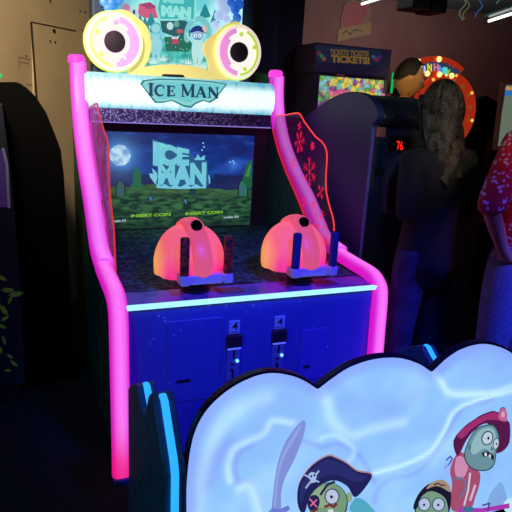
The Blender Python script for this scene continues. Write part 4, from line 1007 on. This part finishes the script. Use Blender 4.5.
# wheel under the arch
wc = at(444, 112, 1, YW+.02); R1, R2 = .37, .27
g = MB(); vs = []; n_ = 48
for i in range(n_):
    t = 2*PI*i/n_
    for r__, y_ in ((R1, YW), (R2, YW), (R2, YW+.05), (R1, YW+.05)): vs.append((wc.x+r__*math.cos(t), y_, wc.z+r__*math.sin(t)))
fs = [(i*4+k, i*4+(k+1) % 4, ((i+1) % n_)*4+(k+1) % 4, ((i+1) % n_)*4+k) for i in range(n_) for k in range(4)]
wr = g.add(vs, fs).build('wheel_rim', M_redp, WH)
for i in range(16):
    t = 2*PI*i/16+.2
    for rr_, m_ in ((.345, em((250, 190, 70), 1.1) if i % 2 else M_redp), (.295, mat('cream_bulb', S(190, 180, 110), .4, emit=S(120, 104, 60), es=.5))):
        MB().lathe([(.016, 0), (.014, -.01), (0, -.018)], (wc.x+rr_*math.cos(t), YW, wc.z+rr_*math.sin(t)), 1, 10).build('rim_bulb', m_, wr, True)
MB().lathe([(R2, 0), (R2, .02), (0, .02)], (wc.x, YW+.03, wc.z), 1, 40).build('wheel_face', mat('wheel_dark', S(30, 14, 18), .6), WH)
MB().box((wc.x-.36, YW+.08, 0), (wc.x+.36, YW+.4, wc.z+.2)).build('body', M_black, WH)

# black peaked machines behind on the right
BK = tag(MB().prism([(p.x, p.z) for p in (at(q[0], q[1], 1, 2.9) for q in ((452, 88), (478, 101), (487, 96), (500, 104), (530, 112)))]+[(at(530, 112, 1, 2.9).x, 0), (at(452, 88, 1, 2.9).x, 0)], 1, 2.9, 3.0).build('peaked_game_cabinet', mat('black_cloth', S(6, 5, 6), .9)), 'black unlit game cabinet with two low peaks right of the bulb wheel', 'arcade machine')
# framed bright screen at right edge
YM = 1.75
SM = thing('screen_cabinet', 'arcade cabinet with pale framed screen at the right edge behind the person in red', 'arcade machine', (X(520, 150, YM), YM+.2, 0))
prw('screen_frame', [(503, 82), (540, 84), (540, 150), (495, 150), (500, 110)], YM, YM+.04, mat('brown_frame', S(90, 56, 50), .5, emit=S(60, 34, 34), es=.4), SM)
MB().box((X(497, 130, YM), YM+.04, 0), (X(545, 130, YM), YM+.1, Z(505, 140, YM))).build('body', M_black, SM)
prw('screen', [(507, 85), (538, 87), (538, 146), (498.5, 146), (502.5, 112)], YM-.006, YM, em((116, 130, 110), .7), SM)
prw('screen_banner', [(506, 86.5), (538, 88.5), (538, 96), (505, 96)], YM-.010, YM-.006, em((50, 120, 190), .8), SM)
prw('screen_badge', [(506.5, 86.5), (512, 87), (512, 90), (506, 90)], YM-.013, YM-.010, em((210, 150, 60), .8), SM)
# red-lit counter behind the long-haired person
CT = thing('low_game_console', 'low console with a red glowing edge seen beside the navy hooded game', 'arcade machine', (2.45, 1.1, 0))
q0, q1 = at(416, 192, 1, .80), at(462, 200, 1, .80)
MB().box((q0.x-.03, 0.80, 0), (q1.x+.2, .95, q0.z-.02)).build('body', M_black, CT, bevel=.01)
prw('red_edge_light', [(412, 192), (426, 194), (445, 197), (462, 202), (462, 206), (440, 202), (412, 199)], .785, .80, em((150, 40, 52), .75), CT)

# hanging projector and streamers, wall poster
pj = ray(423, 3, 5.0)
PJ = thing('hanging_loudspeaker', 'black loudspeaker box hanging under the ceiling above the bulb wheel', 'loudspeaker', pj)
MB().box((pj.x-.19, pj.y-.12, pj.z-.07), (pj.x+.0, pj.y+.12, pj.z+.12)).box((pj.x+.01, pj.y-.12, pj.z-.08), (pj.x+.17, pj.y+.12, pj.z+.12)).build('housing', M_black, PJ, bevel=.01)
MB().box((pj.x-.03, pj.y-.03, pj.z+.1), (pj.x+.03, pj.y+.03, 3.2)).build('bracket', M_black, PJ)
for dx in (-.095, .09): MB().lathe([(.055, 0), (.055, -.008), (.01, -.004), (0, -.004)], (pj.x+dx, pj.y-.12, pj.z+.01), 1, 20).build('cone', M_rubber, PJ, True)
M_foil = [em((120, 150, 140), .5), em((60, 110, 190), .55), em((130, 140, 60), .5)]
for i, (px, py, dd, ln, m_) in enumerate(((461, 20, 4.6, .55, 0), (465, 19, 4.7, .6, 2), (478, 17, 4.4, .45, 1), (505, -2, 4.2, .4, 0), (496, 4, 4.2, .5, 0))):
    b0 = ray(px, py, dd); g = MB()
    P = [b0+Vector((.02*math.cos(t*45+i), .02*math.sin(t*45+i), t*1.0)) for t in [ln*k/90 for k in range(91)]]
    top_ = [P[-1], Vector((P[-1].x, P[-1].y, 3.2))]
    g.tube(P, .0035, 5); g.tube(top_, .0015, 4)
    tag(g.build('foil_streamer', M_foil[m_], None, True), ('silver', 'yellow-green', 'blue', 'grey, far right', 'grey thin')[i]+' curly foil streamer hanging from the ceiling near the right-hand tube light', 'streamer', 'foil streamers on the ceiling')
a = Art(5.39, 1, lit=False, step=.002)
PK = [(343, 10), (346, 3), (352, 0), (363, 1), (370, 5), (371, 12), (368, 22), (366, 31), (344, 33), (341, 20)]
a.poly(PK, (128, 98, 86), 3); a.poly([(344, 13), (348, 5), (357, 2), (367, 7), (366, 15), (362, 20), (362, 28), (346, 28), (343, 20)], (142, 76, 84), 3)
a.poly([(338, 29), (364, 24), (371, 20), (371, 34), (352, 38), (337, 42)], (136, 116, 84)); a.line([(342, 34), (346, 31), (350, 34), (355, 30), (362, 31)], 1.6, (110, 84, 60))
tag(a.build('wall_poster', None), 'pink hooded figure poster with tan label high on the brown wall above the TICKETS! sign', 'poster')

# ================================================================ PEOPLE
def skin(name, chains, m_, parent, root=0, sub=2, smooth=True):
    """chains: list of polylines [(point, radius or (rx,ry))]; points shared by coordinates are joined"""
    V = []; R_ = []; E_ = []; idx = {}
    for chn in chains:
        prev = None
        for p, r__ in chn:
            k = tuple(round(c, 4) for c in p)
            if k not in idx: idx[k] = len(V); V.append(p); R_.append(r__ if isinstance(r__, tuple) else (r__, r__))
            i = idx[k]
            if prev is not None and prev != i and (prev, i) not in E_: E_.append((prev, i))
            prev = i
    me = bpy.data.meshes.new(name); me.from_pydata([tuple(v) for v in V], E_, []); me.update()
    o = bpy.data.objects.new(name, me); COL.objects.link(o)
    md = o.modifiers.new('s', 'SKIN'); md.use_smooth_shade = smooth; sl = me.skin_vertices[0].data if me.skin_vertices else None
    if sl is None:
        bm = bmesh.new(); bm.from_mesh(me); bm.verts.layers.skin.verify(); bm.to_mesh(me); bm.free(); sl = me.skin_vertices[0].data
    for i, r__ in enumerate(R_): sl[i].radius = r__; sl[i].use_root = (i == root)
    ss = o.modifiers.new('u', 'SUBSURF'); ss.levels = sub; ss.render_levels = sub
    dg = bpy.context.evaluated_depsgraph_get(); m2 = bpy.data.meshes.new_from_object(o.evaluated_get(dg))
    bpy.data.objects.remove(o); m2.name = name
    for p in m2.polygons: p.use_smooth = True
    return link(name, m2, m_, parent)


def figure(name, label, loc, yaw, H, skin_c, top_m, leg_m, hair_m, hair_len, arms, lean=0, long_coat=False, head_turn=0, head_nod=0, sex=1, sleeve=.86, hem=.93, shoe_m=M_rubber, legs=None):
    """standing person, facing -y before yaw; arms = two lists of joint offsets (elbow, wrist) relative to the shoulder"""
    root = thing(name, label, 'person', loc)
    k = H/1.75; cy_, sy_ = math.cos(yaw), math.sin(yaw); L = Vector(loc)
    def P(x, y, z):
        x, y, z = x*k, y*k, z*k
        if z > .95*k: y -= (z-.95*k)*math.tan(lean)
        return (L.x+x*cy_-y*sy_, L.y+x*sy_+y*cy_, L.z+z)
    M_s = mat('skin', skin_c, .55)
    sw = .185*sex; hw = .1
    pel = (P(0, 0, .95), (.105*k, .085*k)); body = []
    spine = [pel, (P(0, 0, 1.08), (.09*k, .065*k)), (P(0, .005, 1.25), (.10*k, .065*k)), (P(0, .01, 1.40), (.09*k, .058*k)), (P(0, .0, 1.485), .055*k), (P(0, -.01, 1.55), .05*k)]
    body.append(spine); lg = []; ar = []
    for s in (-1, 1):
        off = (legs or {}).get(s, (0, 0))
        leg = [pel, (P(s*hw, 0, .88), .088*k), (P(s*(hw+.005), -.01+off[0]*.5, .50), .056*k), (P(s*(hw+.01), .02+off[0], .10), .038*k)]
        foot = [leg[-1], (P(s*(hw+.01), -.02+off[0], .045), .036*k), (P(s*(hw+.02), -.13+off[0], .035), .030*k)]
        body += [leg, foot]; lg.append(leg)
        e_, w_ = arms[0 if s < 0 else 1]; sh = (s*sw, .01, 1.40)
        E1 = (sh[0]+e_[0], sh[1]+e_[1], sh[2]+e_[2]); W1 = (E1[0]+w_[0], E1[1]+w_[1], E1[2]+w_[2])
        arm = [spine[3], (P(*sh), .055*k), (P(*E1), .038*k), (P(*W1), .026*k)]
        ar.append(arm); dr = (Vector(W1)-Vector(E1)).normalized(); pm = Vector(W1)+dr*.07
        sd = dr.cross(Vector((0, 0, 1))) if abs(dr.z) < .9 else Vector((1, 0, 0)); sd = (sd - dr*sd.dot(dr)).normalized()
        up_ = dr.cross(sd)
        body.append(arm+[(P(*(Vector(W1)+dr*.035)), (.034*k, .018*k)), (P(*pm), (.036*k, .016*k))])
        for f_, ln in ((-1.5, .068), (-.5, .08), (.5, .075), (1.5, .06)):
            b0 = pm+sd*f_*.019; b1 = b0+dr*ln*.5; b2 = b1+dr*ln*.35+up_*.02
            body.append([(P(*pm), (.036*k, .016*k)), (P(*b0), .0095*k), (P(*b1), .0088*k), (P(*b2), .0078*k)])
        t0 = Vector(W1)+dr*.03+sd*-.03; body.append([(P(*(Vector(W1)+dr*.035)), (.034*k, .018*k)), (P(*t0), .011*k), (P(*(t0+dr*.04-sd*.02)), .009*k)])
    b_ = skin('body', body, M_s, root, 0, 1)
    # head as its own sculpted surface merged in the body name-space
    hc = Vector((0, -.025, 1.645)); ht = head_turn
    ch_, sh_ = math.cos(ht), math.sin(ht); cn_, sn_ = math.cos(head_nod), math.sin(head_nod)
    def HP(v):
        y2, z2 = v.y*cn_-v.z*sn_, v.y*sn_+v.z*cn_; x2, y3 = v.x*ch_-y2*sh_, v.x*sh_+y2*ch_
        return Vector(P(hc.x+x2, hc.y+y3, hc.z+z2))
    nu, nv = 32, 24; vs = []; fs = []
    for j in range(nv+1):
        ph = -PI/2+PI*j/nv
        for i in range(nu):
            th = 2*PI*i/nu; d = Vector((math.cos(ph)*math.cos(th), math.cos(ph)*math.sin(th), math.sin(ph)))
            v = Vector((d.x*.075, d.y*.092, d.z*.118))
            if d.z < 0: v.x *= 1+.28*d.z; v.y += .014*d.z*(1 if d.y > 0 else -.4); 
            if d.y < 0:
                fx = math.exp(-(d.x/.16)**2)
                v.y -= fx*.024*math.exp(-((d.z+.15)/.16)**2)          # nose
                v.y -= math.exp(-(d.x/.3)**2)*.008*math.exp(-((d.z+.52)/.08)**2)  # lips
                v.y -= math.exp(-(d.x/.3)**2)*.010*math.exp(-((d.z+.85)/.12)**2)  # chin
                v.y += .012*math.exp(-((abs(d.x)-.38)/.16)**2)*math.exp(-((d.z-.08)/.12)**2)  # sockets
            ear = math.exp(-((abs(d.x)-1)/.12)**2)*math.exp(-((d.z+.02)/.2)**2)*math.exp(-((d.y-.12)/.12)**2); v.x += math.copysign(ear*.018, d.x)
            vs.append(HP(v))
    for j in range(nv):
        for i in range(nu): fs.append((j*nu+i, j*nu+(i+1) % nu, (j+1)*nu+(i+1) % nu, (j+1)*nu+i))
    h_ = mesh('head', vs, fs, M_s, root, True, True)
    for s in (-1, 1):
        c = HP(Vector((s*.03, -.076, .012))); MB().lathe([(.011*k*math.cos(t), .011*k*math.sin(t)) for t in [-PI/2+PI*i/6 for i in range(7)]], c, 2, 10).build('eye', mat('eye_white', S(190, 190, 185), .3), h_, True)
        c = HP(Vector((s*.03, -.085, .012))); MB().lathe([(.005*k*math.cos(t), .005*k*math.sin(t)) for t in [-PI/2+PI*i/4 for i in range(5)]], c, 2, 8).build('iris', M_rubber, h_, True)
    g = MB(); g.tube([HP(Vector((-.022, -.094, -.062))), HP(Vector((0, -.100, -.060))), HP(Vector((.022, -.094, -.062)))], .004*k, 6); g.build('mouth', mat('lips', S(150, 80, 80), .5), h_, True)
    # hair
    vs = []; fs = []
    nv2 = 16+int(hair_len*30)
    for j in range(nv2+1):
        f_ = j/16 if j <= 16 else 1; ext = max(0, j-16)/max(1, nv2-16)
        for i in range(64):
            th = 2*PI*i/64; front = max(0, -math.sin(th)); lim = PI*(.60-.25*front) if hair_len > 0 else PI*(.45-.24*sm(0, .55, front)+.12*sm(.2, .9, math.sin(th)))
            ph = PI/2-lim*f_; d = Vector((math.cos(ph)*math.cos(th), math.cos(ph)*math.sin(th), math.sin(ph)))
            rg = 1+.05*noise.noise(Vector((math.cos(th)*9, math.sin(th)*9, j*.08)))+(.03*math.cos(th*16+ext*7) if hair_len > 0 else .015*math.cos(th*30))
            v = Vector((d.x*.088, d.y*.104+.004, d.z*.13+.004))*rg
            if ext > 0:
                back_ = max(0, min(1, (math.sin(th)+.75)/.9)); v.z -= ext*hair_len*back_*(1+.08*math.cos(th*7)); v.x *= 1+.75*sm(0, .4, ext)*back_*(1-.35*ext); v.y += .03*ext*back_; v.y = v.y*(1+.2*ext)
                v.x += .010*math.sin(ext*16+th*6); v.y += .008*math.cos(ext*13+th*8)
            vs.append(HP(v))
    for j in range(nv2):
        for i in range(64): fs.append((j*64+i, j*64+(i+1) % 64, (j+1)*64+(i+1) % 64, (j+1)*64+i))
    mesh('hair', vs, fs, hair_m, root, True, True)
    # clothes: skins a little larger than the body
    def grow(c, g_): return [(p, (r__[0]+g_*k, r__[1]+g_*k) if isinstance(r__, tuple) else r__+g_*k) for p, r__ in c]
    low = .72 if long_coat else hem
    topc = [[(P(0, 0, low), ((.20 if long_coat else .155)*k, (.17 if long_coat else .135)*k))]+grow(spine[1:4], .058 if long_coat else .05)+[(P(0, .0, 1.46), .075*k)]]
    for s, arm in zip((-1, 1), ar):
        cutw = Vector(arm[2][0]).lerp(Vector(arm[3][0]), sleeve)
        topc.append([grow([spine[3]], .058 if long_coat else .05)[0]]+grow(arm[1:3], .02)+[(tuple(cutw), .042*k)])
    skin('jacket' if long_coat else 'shirt', topc, top_m, root, 0, 2)
    legc = []
    for leg in lg:
        a_ = Vector(leg[3][0]); legc.append([(P(0, 0, 1.02), (.125*k, .10*k)), (P(0, 0, .93), (.145*k, .11*k))]+grow(leg[1:3], .014)+[((a_.x, a_.y, a_.z+.01), .052*k)])
    skin('trousers', legc, leg_m, root, 0, 2)
    for leg in lg:
        f0 = Vector(leg[3][0]); d = Vector((sy_, -cy_, 0))
        skin('shoe', [[((f0.x-d.x*.02, f0.y-d.y*.02, L.z+.07*k), .045*k), ((f0.x+d.x*.01, f0.y+d.y*.01, L.z+.05*k), .048*k), ((f0.x+d.x*.14*k, f0.y+d.y*.14*k, L.z+.04*k), .038*k)]], shoe_m, root, 0, 1)
    return root


M_jean = mat('denim', S(120, 130, 170), .85, noise_=(60, .4, .65, S(100, 110, 152)), bump=.3, bscale=200)
M_jean2 = mat('dark_denim', S(52, 50, 90), .9, noise_=(12, .4, .65, S(34, 32, 64)), bump=.3, bscale=200)
def floral():
    m = mat('red_floral_cloth', S(205, 20, 60), .8); nt = m.node_tree; b = nt.nodes['Principled BSDF']
    tc = nt.nodes.new('ShaderNodeTexCoord'); v = nt.nodes.new('ShaderNodeTexVoronoi'); v.inputs['Scale'].default_value = 48
    n2 = nt.nodes.new('ShaderNodeTexNoise'); n2.inputs['Scale'].default_value = 22
    r = nt.nodes.new('ShaderNodeValToRGB'); r.color_ramp.interpolation = 'LINEAR'; r.color_ramp.elements[0].position = .34; r.color_ramp.elements[0].color = (1, 1, 1, 1); r.color_ramp.elements[1].position = .42; r.color_ramp.elements[1].color = (0, 0, 0, 1)
    r2 = nt.nodes.new('ShaderNodeValToRGB'); r2.color_ramp.elements[0].position = .48; r2.color_ramp.elements[1].position = .51
    mu = nt.nodes.new('ShaderNodeMath'); mu.operation = 'MULTIPLY'; mx = nt.nodes.new('ShaderNodeMix'); mx.data_type = 'RGBA'
    mx.inputs['A'].default_value = S(200, 18, 56); mx.inputs['B'].default_value = S(225, 190, 245)
    nt.links.new(tc.outputs['Object'], v.inputs['Vector']); nt.links.new(tc.outputs['Object'], n2.inputs['Vector']); nt.links.new(v.outputs['Distance'], r.inputs[0]); nt.links.new(n2.outputs[0], r2.inputs[0])
    nt.links.new(r.outputs[0], mu.inputs[0]); nt.links.new(r2.outputs[0], mu.inputs[1]); nt.links.new(mu.outputs[0], mx.inputs['Factor']); nt.links.new(mx.outputs['Result'], b.inputs['Base Color']); return m


M_hairb = mat('black_hair', S(16, 13, 16), .6, bump=.6, bscale=120)
M_hairc = mat('brown_blond_hair', S(64, 56, 38), .5, noise_=(26, .4, .6, S(26, 22, 18)), bump=.8, bscale=110)
M_coat = mat('black_coat_cloth', S(14, 14, 18), .85, bump=.4, bscale=60)
# person in red floral blouse, seen from behind and cut by the frame
hp_ = ray(523, 245, 2.7)
figure('person', 'person in red floral blouse and blue jeans standing at the right edge, back turned', (hp_.x, hp_.y, 0), math.radians(-165), 1.92, S(190, 140, 120), floral(), M_jean, M_hairb, .10,
       (((.0, .03, -.27), (.05, -.20, -.06)), ((.23, .05, -.22), (-.20, -.03, -.19))), sleeve=.12, hem=.90)
hl = ray(426, 250, 2.98)
figure('person', 'person in black coat with long wavy brown hair standing at the navy hooded game', (hl.x, hl.y, 0), math.radians(-172), 1.78, S(170, 130, 110), M_coat, M_jean2, M_hairc, .30,
       (((-.04, .04, -.27), (.16, -.10, .08)), ((.04, .04, -.27), (-.16, -.10, .08))), long_coat=True, head_turn=.25, sex=.95)
hm = ray(406, 76, 4.3)
figure('person', 'man with short dark hair in black shirt, looking down beside the ticket machine', (hm.x, hm.y, 0), math.radians(72), 2.0, S(200, 150, 90), mat('black_shirt', S(14, 14, 20), .8), M_jean2, mat('short_dark_hair', S(22, 17, 14), .7), 0,
       (((-.04, -.0, -.27), (.04, -.2, -.1)), ((.04, -.0, -.27), (-.04, -.2, -.1))), head_turn=.0, head_nod=.2)
